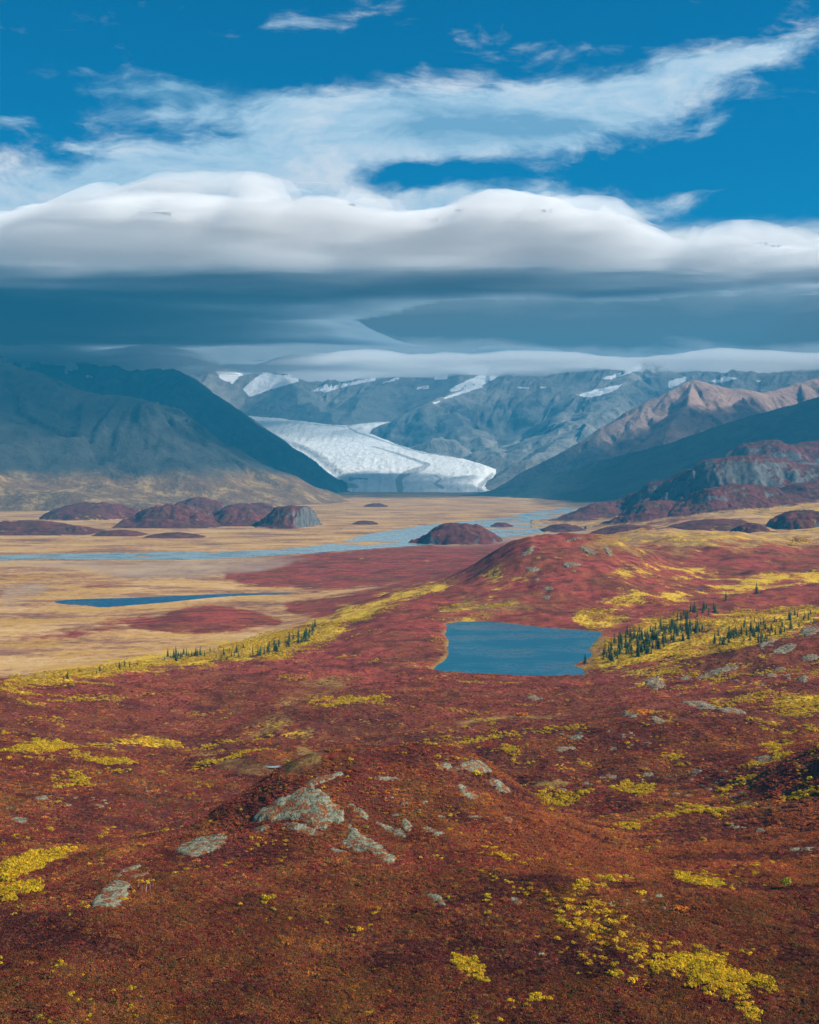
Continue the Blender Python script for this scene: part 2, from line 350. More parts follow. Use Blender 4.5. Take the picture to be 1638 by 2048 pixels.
# ------------------------------------------------------------------ where the plant colours lie (outlines taken over the ground seen from the viewpoint)
MASK = {
 'yel': [
  ([(0, 1360), (0, 1392), (150, 1366), (300, 1336), (430, 1326), (540, 1324), (610, 1300), (650, 1280), (720, 1240), (840, 1190), (930, 1160), (900, 1158), (800, 1180), (700, 1212), (600, 1250), (500, 1278), (400, 1292), (300, 1308), (200, 1322), (100, 1342)], 1.0, 12),
  ([(1195, 1345), (1190, 1312), (1215, 1285), (1250, 1262), (1320, 1235), (1420, 1232), (1520, 1222), (1638, 1205), (1638, 1248), (1560, 1275), (1480, 1298), (1390, 1315), (1320, 1328), (1260, 1340)], 1.0, 12),
  ([(1140, 1222), (1150, 1250), (1210, 1264), (1270, 1240), (1230, 1212)], 0.95, 12),
  ([(1220, 1140), (1260, 1125), (1330, 1130), (1440, 1138), (1430, 1160), (1300, 1157), (1230, 1157)], 0.75, 16),
  ([(1700, 1130), (1500, 1152), (1380, 1180), (1240, 1188), (1195, 1208), (1300, 1208), (1450, 1190), (1700, 1158)], 0.85, 12),
  ([(1230, 1150), (1420, 1160), (1400, 1180), (1260, 1185), (1200, 1175)], 0.55, 16),
  ([(870, 1215), (960, 1195), (1020, 1200), (1010, 1228), (900, 1238)], 0.6, 14),
  ([(960, 1150), (1010, 1128), (1090, 1125), (1040, 1170), (980, 1185)], 0.55, 16),
  ([(1250, 1340), (1400, 1320), (1420, 1330), (1300, 1350), (1230, 1352)], 0.6, 8),
  ([(0, 1489), (0, 1507), (130, 1500), (270, 1492), (365, 1490), (340, 1475), (260, 1478), (180, 1488)], 1.0, 6),
  ([(0, 1405), (0, 1414), (150, 1405), (300, 1392), (420, 1380), (300, 1386), (150, 1398)], 0.8, 5),
  ([(0, 1730), (0, 1762), (60, 1742), (150, 1702), (175, 1680), (110, 1686), (40, 1712)], 1.0, 10),
  ([(0, 1780), (0, 1810), (90, 1775), (130, 1755), (60, 1765)], 0.8, 10),
  ([(1540, 1390), (1640, 1378), (1700, 1380), (1700, 1430), (1560, 1420)], 0.9, 14),
  ([(1480, 1430), (1560, 1445), (1560, 1465), (1500, 1450)], 0.7, 10),
  ([(1530, 1485), (1590, 1490), (1560, 1512), (1520, 1505)], 0.9, 8),
  ([(590, 1400), (700, 1396), (780, 1390), (770, 1402), (640, 1412)], 0.75, 6),
  ([(1060, 1775), (1130, 1788), (1230, 1828), (1330, 1865), (1430, 1905), (1500, 1958), (1440, 1980), (1370, 1955), (1280, 1935), (1180, 1890), (1090, 1850), (1050, 1800)], 0.62, 22),
  ([(890, 1905), (960, 1925), (980, 1968), (930, 1955)], .7, 10), ([(955, 1695), (1020, 1705), (1030, 1725), (960, 1715)], .8, 6),
  ([(1350, 1748), (1450, 1765), (1440, 1780), (1370, 1768)], .8, 6), ([(1060, 1990), (1100, 1995), (1090, 2008), (1065, 2005)], .8, 6),
  ([(1620, 1060), (1200, 1060), (1150, 1085), (1380, 1100), (1638, 1092), (1800, 1080), (1800, 960), (1600, 990), (1400, 1020)], 0.62, 25),
  ([(1240, 1348), (1700, 1280), (1700, 1480), (1480, 1445), (1300, 1385)], .36, 30),
  ([(-60, 1400), (1700, 1400), (1700, 1650), (1040, 1640), (900, 1510), (500, 1510), (-60, 1650)], .20, 30),
  ([(1000, 1740), (1260, 1790), (1560, 1930), (1560, 2060), (1300, 2000), (980, 1860)], .34, 30)],
 'tan': [
  ([(480, 1470), (555, 1405), (610, 1355), (800, 1333), (862, 1341), (700, 1367), (645, 1400), (565, 1455), (505, 1492)], .52, 16),
  ([(380, 1500), (470, 1512), (560, 1518), (640, 1500), (650, 1538), (480, 1556), (420, 1532)], .62, 14),
  ([(640, 1440), (610, 1480), (640, 1512), (610, 1510), (590, 1480)], .6, 8),
  ([(900, 1448), (1000, 1432), (1120, 1424), (1130, 1431), (1010, 1442), (930, 1453)], .65, 6),
  ([(1170, 1280), (1215, 1270), (1210, 1300), (1180, 1345), (1150, 1345), (1165, 1310)], .7, 8),
  ([(890, 1205), (1000, 1190), (1090, 1215), (1000, 1240), (890, 1242)], .55, 14),
  ([(1040, 1560), (1160, 1556), (1150, 1572), (1060, 1578)], .7, 10), ([(1450, 1600), (1600, 1606), (1600, 1620), (1460, 1616)], .5, 8),
  ([(1180, 1075), (1160, 1100), (1420, 1100), (1700, 1090), (1900, 1060), (1900, 930), (1650, 970), (1450, 1010)], .75, 25)],
 'red': [   # maroon ground on the valley floor
  ([(430, 1150), (520, 1125), (640, 1108), (760, 1098), (900, 1088), (1010, 1080), (1080, 1085), (1000, 1120), (960, 1150), (850, 1160), (700, 1175), (520, 1172)], 1.0, 14),
  ([(230, 1250), (300, 1232), (380, 1218), (430, 1212), (490, 1222), (560, 1240), (540, 1252), (440, 1262), (330, 1262)], 1.0, 10),
  ([(0, 1285), (60, 1268), (160, 1250), (330, 1215), (500, 1208), (560, 1225), (420, 1240), (260, 1262), (120, 1282)], .5, 16),
  ([(560, 1205), (700, 1190), (820, 1172), (900, 1160), (930, 1165), (800, 1190), (680, 1222), (600, 1235)], .8, 10),
  ([(90, 1165), (260, 1158), (330, 1168), (200, 1180)], .35, 8), ([(0, 1140), (180, 1150), (200, 1160), (0, 1165)], .3, 8)],
 'grav': [([(0, 1122), (300, 1122), (450, 1118), (650, 1112), (560, 1135), (480, 1148), (330, 1162), (200, 1148), (150, 1135), (0, 1132)], .85, 10),
          ([(0, 1160), (100, 1165), (90, 1195), (0, 1225)], .6, 10),
          ([(960, 1040), (1220, 1015), (1240, 1030), (1160, 1058), (1250, 1066), (1100, 1085), (900, 1095), (860, 1090), (1000, 1070)], .8, 14),
          ([(700, 1105), (640, 1090), (720, 1068), (900, 1045), (1000, 1030), (1010, 1045), (850, 1085)], .45, 16)],
 'ice': [([(690, 973), (760, 975), (860, 978), (960, 976), (990, 983), (930, 985), (800, 983), (705, 980)], 1.0, 3),
         ([(900, 990), (980, 987), (985, 990), (920, 993)], .55, 3)],
}
def mask(name, px, py):
    r = np.zeros(px.shape); k_ = np.clip((py - 1000) / 250, .25, 1.3)
    wx_ = k_ * 22 * fbm(px / 70, py / 22, 4, .6, 41.0); wy_ = k_ * 9 * fbm(px / 70, py / 22, 4, .6, 67.0)
    px = px + wx_; py = py + wy_
    for poly, s, fe in MASK[name]:
        fe = fe * 1.5
        P = np.array(poly, float); m = (px > P[:, 0].min() - fe) & (px < P[:, 0].max() + fe) & (py > P[:, 1].min() - fe) & (py < P[:, 1].max() + fe)
        if not m.any(): continue
        sd = poly_sd(px[m], py[m], smooth_poly(P, 1)); r[m] = np.maximum(r[m], s * (1 - sstep(sd, -fe * .7, fe)))
    return r
def screen(x, y, z): return 819 + x / y * F, HZ - (z - EYE) / y * F
def ground_attrs(x, y, z):
    px, py = screen(x, y, z)
    yel = mask('yel', px, py); tan = mask('tan', px, py); red = mask('red', px, py)
    floor = 1 - sstep(z, 5, 16) * (1 - sstep(y, 9000, 9500)); floor = np.where(y < 900, 0, floor)
    tan = np.maximum(tan, floor * (1 - red)); yel = np.maximum(yel, floor * .10 * (1 - red))
    m = (y > 900) & (y < 1500) & (np.abs(x) < 350)
    if m.any():
        sd = poly_sd(x[m], y[m], LAKE); rim = (1 - sstep(sd, 0, 9)) * .62; tan[m] = np.maximum(tan[m], rim); yel[m] = yel[m] * (1 - .5 * rim)
    return {'yel': yel, 'tan': tan, 'grav': mask('grav', px, py) * floor, 'ice': mask('ice', px, py)}

# ------------------------------------------------------------------ ground materials
def tundra_material(name, hill=False):
    m, t, out = material(name)
    geo = t.new('ShaderNodeNewGeometry'); P = geo.outputs['Position']
    nb = t.noise(P, 1 / 70, 4); nm = t.noise(P, 1 / 14, 5, .6); nf = t.noise(P, 1 / 2.6, 5, .65); nt = t.noise(P, 1 / 0.8, 3, .6)
    mixn = t.m('ADD', t.m('MULTIPLY', nm, .55), t.m('MULTIPLY', nf, .45))
    red = t.ramp(mixn, [(0.34, (0.070, 0.019, 0.016)), (0.45, (0.19, 0.036, 0.027)), (0.55, (0.27, 0.054, 0.034)), (0.68, (0.33, 0.095, 0.038))])
    rust = t.ramp(mixn, [(0.34, (0.055, 0.018, 0.014)), (0.47, (0.145, 0.036, 0.020)), (0.60, (0.20, 0.070, 0.024)), (0.74, (0.26, 0.13, 0.03))])
    c = t.mix(t.step(nb, .42, .62), red, rust)
    if hill:      # darker, more purple heath on the valley hills
        hm = t.new('ShaderNodeMix', data_type='RGBA', blend_type='MULTIPLY'); hm.inputs[0].default_value = 1.0; t.l.new(c, hm.inputs[6]); hm.inputs[7].default_value = (.50, .72, .95, 1); c = hm.outputs[2]
    else:         # close by the sheet is the litter under the shrubs, farther off it is the canopy itself
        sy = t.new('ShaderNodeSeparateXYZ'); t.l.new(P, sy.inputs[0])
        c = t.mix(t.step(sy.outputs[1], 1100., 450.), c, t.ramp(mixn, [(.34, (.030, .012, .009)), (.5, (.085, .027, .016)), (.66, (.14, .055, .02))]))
    dk = t.noise(t.vscale(P, (.4, 1, 1), (5, 61, 0)), 1 / 26, 6, .66)
    c = t.mix(t.m('MULTIPLY', t.step(dk, .50, .38), .62), c, (.045, .014, .014))  # long dark streaks: shade of hollows put into the ground colour
    if hill:
        ay = ar = None
        yel_m = t.attr('yel').outputs['Fac']; rock_m = t.attr('rock').outputs['Fac']
    else:
        yel_m = t.attr('yel').outputs['Fac']
    tan_m = t.attr('tan').outputs['Fac']; grav_m = t.attr('grav').outputs['Fac']; ice_m = t.attr('ice').outputs['Fac']
    # a sparse natural sprinkle of gold everywhere
    spark = t.m('MULTIPLY', t.m('MULTIPLY', t.step(t.noise(t.vscale(P, (.6, 1, 1), (51, 3, 9)), 1 / 12, 6, .72), .60, .74), t.step(t.noise(P, 1 / 120, 4, .6), .44, .62)), .7)
    nv = t.noise(t.vscale(P, (.8, 1.3, 1), (3, 31, 0)), 1 / 210, 7, .66); nw = t.noise(t.vscale(P, (.6, 1.4, 1), (77, 5, 0)), 1 / 95, 7, .68)
    tanc = t.ramp(t.m('ADD', t.m('MULTIPLY', nv, .65), t.m('MULTIPLY', nm, .35)), [(0.40, (0.15, 0.075, 0.050)), (0.47, (0.32, 0.17, 0.075)), (0.53, (0.44, 0.26, 0.105)), (0.62, (0.52, 0.34, 0.16))])
    tanc = t.mix(t.m('MULTIPLY', t.step(nw, .52, .60), .75), tanc, (.42, .24, .055))
    tanc = t.mix(t.m('MULTIPLY', t.step(nw, .47, .39), .75), tanc, (.19, .085, .06))
    spz = t.new('ShaderNodeSeparateXYZ'); t.l.new(P, spz.inputs[0])
    tanc = t.mix(t.m('MULTIPLY', t.step(spz.outputs[2], 18., 34.), t.m('SUBTRACT', 1.0, t.step(spz.outputs[1], 1800., 2600.))), tanc, t.ramp(nf, [(.3, (.12, .062, .022)), (.5, (.23, .135, .035)), (.7, (.34, .22, .06))]))
    tk = t.m('ADD', tan_m, t.m('MULTIPLY', t.m('SUBTRACT', t.noise(P, 1 / 45, 7, .70), .5), 1.9))
    c = t.mix(t.step(tk, .30, .80), c, tanc)
    gravc = t.ramp(t.noise(t.vscale(P, (1, .6, 1)), 1 / 60, 6, .6), [(.35, (.24, .17, .13)), (.65, (.36, .27, .20))])
    gk = t.m('ADD', grav_m, t.m('MULTIPLY', t.m('SUBTRACT', t.noise(P, 1 / 160, 6, .62), .5), 1.0))
    c = t.mix(t.m('MULTIPLY', t.step(gk, .3, .9), .7), c, gravc)
    yelc = t.ramp(t.m('ADD', t.m('MULTIPLY', nf, .7), t.m('MULTIPLY', nt, .3)), [(.30, (.17, .10, .016)), (.46, (.42, .26, .020)), (.62, (.66, .43, .032))])
    ny = t.noise(t.vscale(P, (1, 1, 1), (13, 7, 0)), 1 / 34, 7, .72)
    yk = t.m('ADD', t.m('ADD', yel_m, t.m('MULTIPLY', t.m('SUBTRACT', ny, .5), 4.2)), t.m('MULTIPLY', t.m('SUBTRACT', nf, .5), .9))
    c = t.mix(t.m('MAXIMUM', t.step(yk, .55, 1.15), spark if not hill else t.m('MULTIPLY', spark, .6)), c, yelc)
    ik = t.m('ADD', ice_m, t.m('MULTIPLY', t.m('SUBTRACT', t.noise(t.vscale(P, (1, .5, 1)), 1 / 90, 5, .6), .5), 1.4))
    c = t.mix(t.step(ik, .6, .75), c, (.62, .68, .70))
    if hill:
        rc = t.ramp(t.noise(t.vscale(P, (1, 1, .6)), 1 / 13, 7, .72), [(.3, (.045, .046, .048)), (.5, (.10, .10, .098)), (.72, (.17, .165, .155))])
        rk = t.m('ADD', rock_m, t.m('ADD', t.m('MULTIPLY', t.m('SUBTRACT', nm, .5), 1.2), t.m('MULTIPLY', t.m('SUBTRACT', nf, .5), .5)))
        c = t.mix(t.step(rk, .45, .6), c, rc)
    h = t.m('ADD', t.m('MULTIPLY', nm, 3.0), t.m('ADD', t.m('MULTIPLY', nf, 1.2), t.m('MULTIPLY', nt, .35)))
    surface(t, out, c, .95, h, .75, 0.9, .05)
    return m
M_GROUND = tundra_material('tundra_ground')
M_HILL = tundra_material('tundra_hill', True)

# ------------------------------------------------------------------ the ground sheet
pxs = np.concatenate([np.arange(-1390, -60, 35.0), np.arange(-60, 1700, 4.4), np.arange(1700, 2990, 35.0)])
Ds = [45.0]
while Ds[-1] < 28500:
    d = Ds[-1]; Ds.append(d * (1 + (.012 if d < 215 else .0033 if d < 700 else .0042 if d < 7500 else .009)))
Ds = np.array(Ds)
PX, DD = np.meshgrid(pxs, Ds)
X = (PX - 819) / F * DD; Y = DD
Z = G(X.ravel(), Y.ravel()).reshape(X.shape)
fine = (1 - sstep(Y, 350, 900))
Z = Z + fine * .18 * fbm(X / 1.7, Y / 1.7, 2, .5, 2.0) * (Z > LAKE_Z + 1.5)
GA = ground_attrs(X.ravel(), Y.ravel(), Z.ravel())
ground = mesh_obj('ground', np.stack([X, Y, Z], -1).reshape(-1, 3), grid_faces(*X.shape), M_GROUND, attrs=GA)
SPY = screen(X, Y, Z)[1]; RUN = np.minimum.accumulate(SPY, 0)
tag(ground, 'rolling tundra ground in autumn red and gold running out to the tan valley floor', kind='structure')

# ------------------------------------------------------------------ water
def water_material(name, deep, rough, ripple, scale):
    m, t, out = material(name)
    geo = t.new('ShaderNodeNewGeometry'); P = geo.outputs['Position']
    n = t.noise(t.vscale(P, (1, 1.0, 1)), scale, 4, .6)
    big = t.noise(t.vscale(P, (.5, 1, 1)), 1 / 45, 5, .65); rough = t.m('ADD', rough - .2, t.m('MULTIPLY', t.step(big, .4, .6), .3))
    surface(t, out, deep, rough, n, ripple, .45, .16)
    return m
M_LAKE = water_material('lake_water', (.004, .085, .140), .38, 1.0, 1 / 1.3)
M_POND = water_material('pond_water', (.006, .065, .13), .38, 1.0, 1 / 1.6)
M_RIVER = water_material('river_water', (.20, .27, .29), .35, .4, 1 / 3.0)
def water_sheet(name, poly, z, mat, label, cat='lake'):
    from mathutils.geometry import tessellate_polygon
    P = np.asarray(poly); vv = [Vector((p[0], p[1], z)) for p in P]
    tr = tessellate_polygon([vv])
    o = mesh_obj(name, np.array([[v.x, v.y, v.z] for v in vv]), np.array(tr)[:, ::-1], mat, smooth=False)
    o.data.update()
    import bmesh
    bm = bmesh.new(); bm.from_mesh(o.data); bmesh.ops.recalc_face_normals(bm, faces=bm.faces)
    if sum(f.normal.z for f in bm.faces) < 0: bmesh.ops.reverse_faces(bm, faces=bm.faces)
    bm.to_mesh(o.data); bm.free()
    return tag(o, label, kind='structure')
water_sheet('lake', LAKE * 1.0, LAKE_Z, M_LAKE, 'deep blue lake in the red tundra beside the spruce stand')
water_sheet('pond', POND, POND_Z, M_POND, 'long narrow blue pond on the tan valley floor')
gx, gy = np.meshgrid(np.arange(-900, 1150, 9.0), np.arange(2700, 6400, 9.0))
sd = poly_sd(gx.ravel(), gy.ravel(), RW).reshape(gx.shape)
br = np.abs(fbm(gx / 240 + .25 * fbm(gx / 90, gy / 90, 2), gy / 260, 5, .55, 4.0)); wid = .20 + .12 * sstep(-gx, -150, 80)
wet = (sd < 8 * fbm(gx / 40, gy / 40, 2)) & ((br < wid) | (sd > -14) & (br < .3))
f = grid_faces(*gx.shape); w = wet.ravel(); keep = w[f].sum(1) >= 3
v, f, _ = compact(np.stack([gx, gy, np.full(gx.shape, .35)], -1).reshape(-1, 3), f[keep])
tag(mesh_obj('river', v, f, M_RIVER, smooth=False), 'pale blue braided river winding across the valley floor', kind='structure')
def small_pond(px, py, rx, ry, name, label, seed, mat=M_POND):
    # find the ground along the line of sight, then lay a small sheet there
    o = hit(px, py); a = np.linspace(0, 2 * np.pi, 22, endpoint=False); rs = np.random.RandomState(seed)
    r = 1 + .25 * np.sin(a * 2 + rs.rand() * 6) + .15 * np.sin(a * 3 + rs.rand() * 6)
    xx = o[0] + rx * r * np.cos(a); yy = o[1] + ry * r * np.sin(a)
    return water_sheet(name, np.stack([xx, yy], -1), float(np.percentile(G(xx, yy), 35)) + .05, mat, label)
def hit(px, py):                                        # first ground point on the line of sight
    fj = np.interp(px, pxs, np.arange(len(pxs))); j = int(min(max(fj, 0), len(pxs) - 2)); a = fj - j
    out = []
    for jj in (j, j + 1):
        i = int(np.argmax(RUN[:, jj] <= py)) if RUN[-1, jj] <= py else len(Ds) - 1
        i = max(i, 1); s0, s1 = SPY[i - 1, jj], SPY[i, jj]; q = min(max((s0 - py) / (s0 - s1 + 1e-9), 0), 1)
        out.append(Ds[i - 1] + q * (Ds[i] - Ds[i - 1]))
    D = out[0] * (1 - a) + out[1] * a if abs(out[0] - out[1]) < .04 * out[0] else out[0]
    x = (px - 819) / F * D
    return np.array([x, D, G(np.array([x]), np.array([D]))[0]])
small_pond(1388, 1176, 9, 16, 'pool', 'tiny blue pool among yellow willows on the bench', 1)
small_pond(542, 1530, 5, 4, 'pool', 'small pale puddle in the tan marsh behind the foreground hill', 2, M_RIVER)

# ------------------------------------------------------------------ hills standing on the valley floor and the bench
def hill(name, label, px, D, rx, ry, ztop, p=2.6, ang=0, rough=1.0, rock=.0, n=90, seed=0, cliff=None, yel=.0):
    cx = (px - 819.0) / F * D
    u, v = np.meshgrid(np.linspace(-1.5, 1.5, n), np.linspace(-1.5, 1.5, n)); a = math.radians(ang)
    x = cx + rx * u * math.cos(a) - ry * v * math.sin(a); y = D + rx * u * math.sin(a) + ry * v * math.cos(a)
    g = base(x.ravel(), y.ravel()).reshape(x.shape); gc = float(base(np.array([cx]), np.array([D]))[0])
    H = (ztop - gc) * .9; rough = rough * .75
    wu = u + .34 * fbm(x / rx * 1.5, y / ry * 1.5, 4, .55, seed); wv = v + .34 * fbm(x / rx * 1.3, y / ry * 1.3, 3, .5, seed + 31)
    r = np.sqrt(wu ** 2 + wv ** 2)
    prof = np.clip(1 - r ** p * .92, -.12, None) if p < 2.2 else 1.08 / (1 + (r * 1.02) ** (p * 1.6)) - .10
    lum = fbm(x / rx * 2.2, y / rx * 2.2, 5, .55, seed + 7)
    z = g + H * prof * (1 + .38 * rough * lum) + H * .14 * rough * ridged(x / rx * 3.1, y / rx * 3.1, 5, .55, seed) * sstep(prof, .0, .3)
    if cliff:
        dx, dy, c0 = cliff; s = (u * dx + v * dy)
        cut = sstep(s + .12 * fbm(x / rx * 5, y / rx * 5, 3), c0, c0 + .16); z = z * (1 - cut) + (g - 1.5) * cut
    edge = sstep(np.maximum(np.abs(u), np.abs(v)), 1.2, 1.5); z = z * (1 - edge) + (g - 4) * edge
    gyy, gxx = np.gradient(z); sl = np.hypot(gxx / (3 * rx / n), gyy / (3 * ry / n))
    rk = sstep(sl, .85, 1.6) * .7 + rock * .7 * (1 - .5 * sstep(r, .5, 1.1))
    at = {'yel': np.full(z.size, yel) * sstep(r, .6, 1.2).ravel(), 'tan': (.9 * (1 - sstep(prof, -.05, .12)) * (1 if gc < 10 else .3)).ravel(), 'grav': np.zeros(z.size), 'ice': np.zeros(z.size), 'rock': rk.ravel()}
    o = mesh_obj(name, np.stack([x, y, z], -1).reshape(-1, 3), grid_faces(n, n), M_HILL, attrs=at)
    return tag(o, label, kind='structure')
hill('hill', 'dark red rounded island hill standing alone in the braided river flats', 915, 3360, 112, 130, 54, 2.0, 0, .6, .12, 90, 3)
hill('knoll', 'red knoll with a pale grey cliff on its right end', 585, 4250, 84, 130, 74, 3.0, 0, .35, .12, 130, 33, cliff=(.86, -.35, .52))
hill('knoll', 'wide dark maroon knoll on the valley floor left of the cliff knoll', 345, 4300, 125, 140, 70, 2.2, 0, 1.0, .25, 120, 44)
hill('knoll', 'low dark knoll between the wide knoll and the cliff knoll', 470, 4380, 95, 110, 58, 2.2, 0, 1.0, .2, 90, 55)
hill('knoll', 'lit reddish knoll behind the dark valley knolls', 400, 5300, 130, 180, 74, 2.0, 0, .7, .1, 80, 66, yel=.3)
hill('knoll', 'low reddish rise behind the cliff knoll', 500, 5200, 150, 200, 50, 2.0, 0, .8, .1, 80, 67, yel=.3)
hill('knoll', 'broad purple knoll on the tan slope at the left', 190, 4900, 190, 200, 62, 2.0, 0, .8, .1, 90, 77, yel=.4)
hill('knoll', 'dark maroon knoll with a pale rock face at the left edge', 60, 3850, 150, 120, 37, 2.2, 0, .8, .2, 100, 88)
hill('knoll', 'small round dark knoll next to the knoll at the left edge', 152, 3800, 36, 60, 25, 2.0, 0, .5, .1, 60, 89)
hill('knoll', 'low flat dark islet hill on the tan flats', 240, 3720, 56, 60, 15, 2.6, 0, .5, .15, 60, 90)
hill('knoll', 'low flat maroon islet hill nearest the river at the left', 350, 3620, 64, 50, 13, 2.6, 0, .5, .0, 60, 91)
hill('knoll', 'tiny red islet hill in the middle of the tan flats', 730, 4420, 34, 50, 12, 2.4, 0, .4, .0, 50, 92)
hill('knoll', 'tiny red islet hill on the river gravel behind the island hill', 1003, 4250, 28, 50, 13, 2.4, 0, .4, .0, 50, 93)
hill('knoll', 'low purple mound at the foot of the right crags by the river', 1125, 3950, 48, 80, 22, 2.4, 0, .4, .0, 60, 94)
hill('knoll', 'small dark knoll far out in the shade before the glacier', 752, 6300, 45, 80, 16, 2.2, 0, .4, .0, 50, 95)
hill('knoll', 'purple mound on the golden slope below the right crags', 1410, 3250, 120, 150, 66, 2.0, 0, .5, .05, 80, 96, yel=.5)
hill('knoll', 'dark topped mound on the golden slope at the right edge', 1600, 3100, 75, 90, 95, 2.0, 0, .8, .25, 80, 97, yel=.5)
hill('knoll', 'low purple mound left of the larger mound below the crags', 1240, 3500, 90, 120, 40, 2.0, 0, .5, .05, 70, 98, yel=.3)
hill('knoll', 'small dark mound on the golden slope left of the right edge mound', 1500, 3000, 40, 60, 68, 2.0, 0, .6, .05, 50, 99, yel=.5)
# ------------------------------------------------------------------ mountains and crags from their ridge lines
def seg_field(x, y, ridges, wx=0, gl=420., ga=0.0, seed=0., jag=0.0):
    """height of slope-limited mountains below their ridge lines, cut by gullies running down from the ridges"""
    best = np.full(x.shape, -1e9); bs = np.zeros(x.shape); bt = np.zeros(x.shape); bd = np.zeros(x.shape); s0 = 0.0
    for pts, k, p in ridges:
        P = np.array([W(*q) for q in pts]); s0 += 5000.0
        for i in range(len(P) - 1):
            ax, ay, az_ = P[i]; bx, by, bz = P[i + 1]; ex, ey = bx - ax, by - ay; L = math.hypot(ex, ey)
            q = np.clip(((x - ax) * ex + (y - ay) * ey) / (L * L), 0, 1)
            d = np.hypot(x - ax - q * ex, y - ay - q * ey) * (1 + wx); zr = az_ + q * (bz - az_) + jag * fbm((s0 + q * L) / 420., 0 * q + seed, 4, .55, seed)
            side = np.where((x - ax) * ey - (y - ay) * ex > 0, 0.0, 7000.0)
            R = np.maximum(zr, 40) / k
            tt = 1 - d / R
            h = np.where(tt > 0, zr * np.abs(tt) ** p, zr * tt)
            ang = np.arctan2(y - ay - q * ey, x - ax - q * ex)
            b = h > best
            best = np.where(b, h, best); bs = np.where(b, s0 + q * L + side + 0.35 * gl * ang, bs); bt = np.where(b, np.clip(tt, 0, 1), bt); bd = np.where(b, d, bd)
            s0 += L
    wob = 120 * fbm(x / 500, y / 500, 4, .5, seed)
    g = ridged((bs + wob) / gl, bd / (gl * 5.0), 5, .55, seed) - .15
    return best + ga * g * np.minimum(1, bd / 160.) * sstep(bt, .02, .35) * np.clip(best / 400., .25, 1)
SNOW = []
def mountain(name, label, ridges, pxr, Dr, npx, nD, mat, amp, seed, scale, post=None, kind='structure', cull=-8, extra=None, gully=0.35, ga=80.0, jag=0.0):
    PX, DD = np.meshgrid(np.linspace(*pxr, npx), np.linspace(*Dr, nD)); X = (PX - 819) / F * DD; Y = DD
    wx = gully * fbm(X / scale / 1.6, Y / scale / 1.6, 3, .5, seed)
    Z = seg_field(X, Y, ridges, wx, scale, ga, seed, jag)
    Z = Z + amp * sstep(Z, 20, 260) * (.7 * fbm(X / scale * 1.4, Y / scale * 1.4, 6, .55, seed + 5) + .12 * ridged(X / scale * 5, Y / scale * 5, 4, .55, seed + 9))
    if post: Z = post(X, Y, Z)
    Z = np.maximum(Z, -20); Z = np.where(Z > 1290, 1290 + 75 * (1 - np.exp(-np.maximum(Z - 1290, 0) / 75)), Z)
    ff = grid_faces(*X.shape); keep = (Z.ravel() > cull)[ff].any(1)
    spx, spy = screen(X, Y, Z)
    at = {'snow': extra(spx, spy, X, Y, Z).ravel() if extra else np.zeros(Z.size)}
    v, ff, at = compact(np.stack([X, Y, Z], -1).reshape(-1, 3), ff[keep], at)
    o = mesh_obj(name, v, ff, mat, attrs=at)
    return tag(o, label, kind=kind)

def mountain_material(name, veg, scree, rock, vegline, snowcol=(.90, .91, .92), warm=None):
    m, t, out = material(name)
    geo = t.new('ShaderNodeNewGeometry'); P = geo.outputs['Position']; sp = t.new('ShaderNodeSeparateXYZ'); t.l.new(P, sp.inputs[0])
    sn = t.new('ShaderNodeSeparateXYZ'); t.l.new(geo.outputs['Normal'], sn.inputs[0])
    nb = t.noise(P, 1 / 420, 6, .6); nm = t.noise(t.vscale(P, (1, 1, .5)), 1 / 110, 6, .65); nf = t.noise(P, 1 / 28, 5, .65)
    mix2 = t.m('ADD', t.m('MULTIPLY', nm, .6), t.m('MULTIPLY', nf, .4))
    vc = t.ramp(mix2, [(.32, tuple(.55 * q for q in veg[0])), (.5, veg[0]), (.66, veg[1])])
    sc = t.ramp(mix2, [(.32, tuple(.6 * q for q in scree)), (.5, scree), (.68, tuple(min(1, 1.35 * q) for q in scree))])
    rc = t.ramp(mix2, [(.34, tuple(.45 * q for q in rock)), (.52, rock), (.7, tuple(min(1, 1.5 * q) for q in rock))])
    hz = t.m('ADD', sp.outputs[2], t.m('MULTIPLY', t.m('SUBTRACT', nb, .5), vegline * 1.1))
    c = t.mix(t.step(hz, vegline * .75, vegline * 1.25), vc, sc)
    c = t.mix(t.step(t.m('ADD', sn.outputs[2], t.m('MULTIPLY', t.m('SUBTRACT', nm, .5), .35)), .80, .62), c, rc)
    sk = t.m('ADD', t.attr('snow').outputs['Fac'], t.m('ADD', t.m('MULTIPLY', t.m('SUBTRACT', nm, .5), 1.1), t.m('MULTIPLY', t.m('SUBTRACT', nf, .5), 1.3)))
    c = t.mix(t.step(sk, .47, .57), c, snowcol)
    h = t.m('ADD', t.m('MULTIPLY', nm, 40.0), t.m('MULTIPLY', nf, 14.0))
    surface(t, out, c, .95, h, .6, 1.0, .1)
    return m
M_LEFT = mountain_material('left_mountain', ((.15, .085, .04), (.36, .24, .095)), (.042, .042, .038), (.035, .036, .037), 150)
M_LEFT2 = mountain_material('second_mountain', ((.06, .055, .04), (.10, .085, .05)), (.07, .075, .075), (.055, .058, .06), 420)
M_BACK = mountain_material('back_mountain', ((.12, .11, .10), (.18, .165, .145)), (.13, .135, .135), (.095, .10, .105), 250)
M_FACE = mountain_material('grey_face', ((.20, .17, .14), (.30, .26, .22)), (.24, .225, .20), (.16, .155, .15), 250)
M_PEAK = mountain_material('brown_peak', ((.16, .11, .085), (.26, .19, .145)), (.33, .21, .165), (.22, .145, .12), 330)
M_DARK = mountain_material('right_slope', ((.055, .055, .042), (.09, .08, .05)), (.07, .07, .065), (.06, .06, .06), 600)

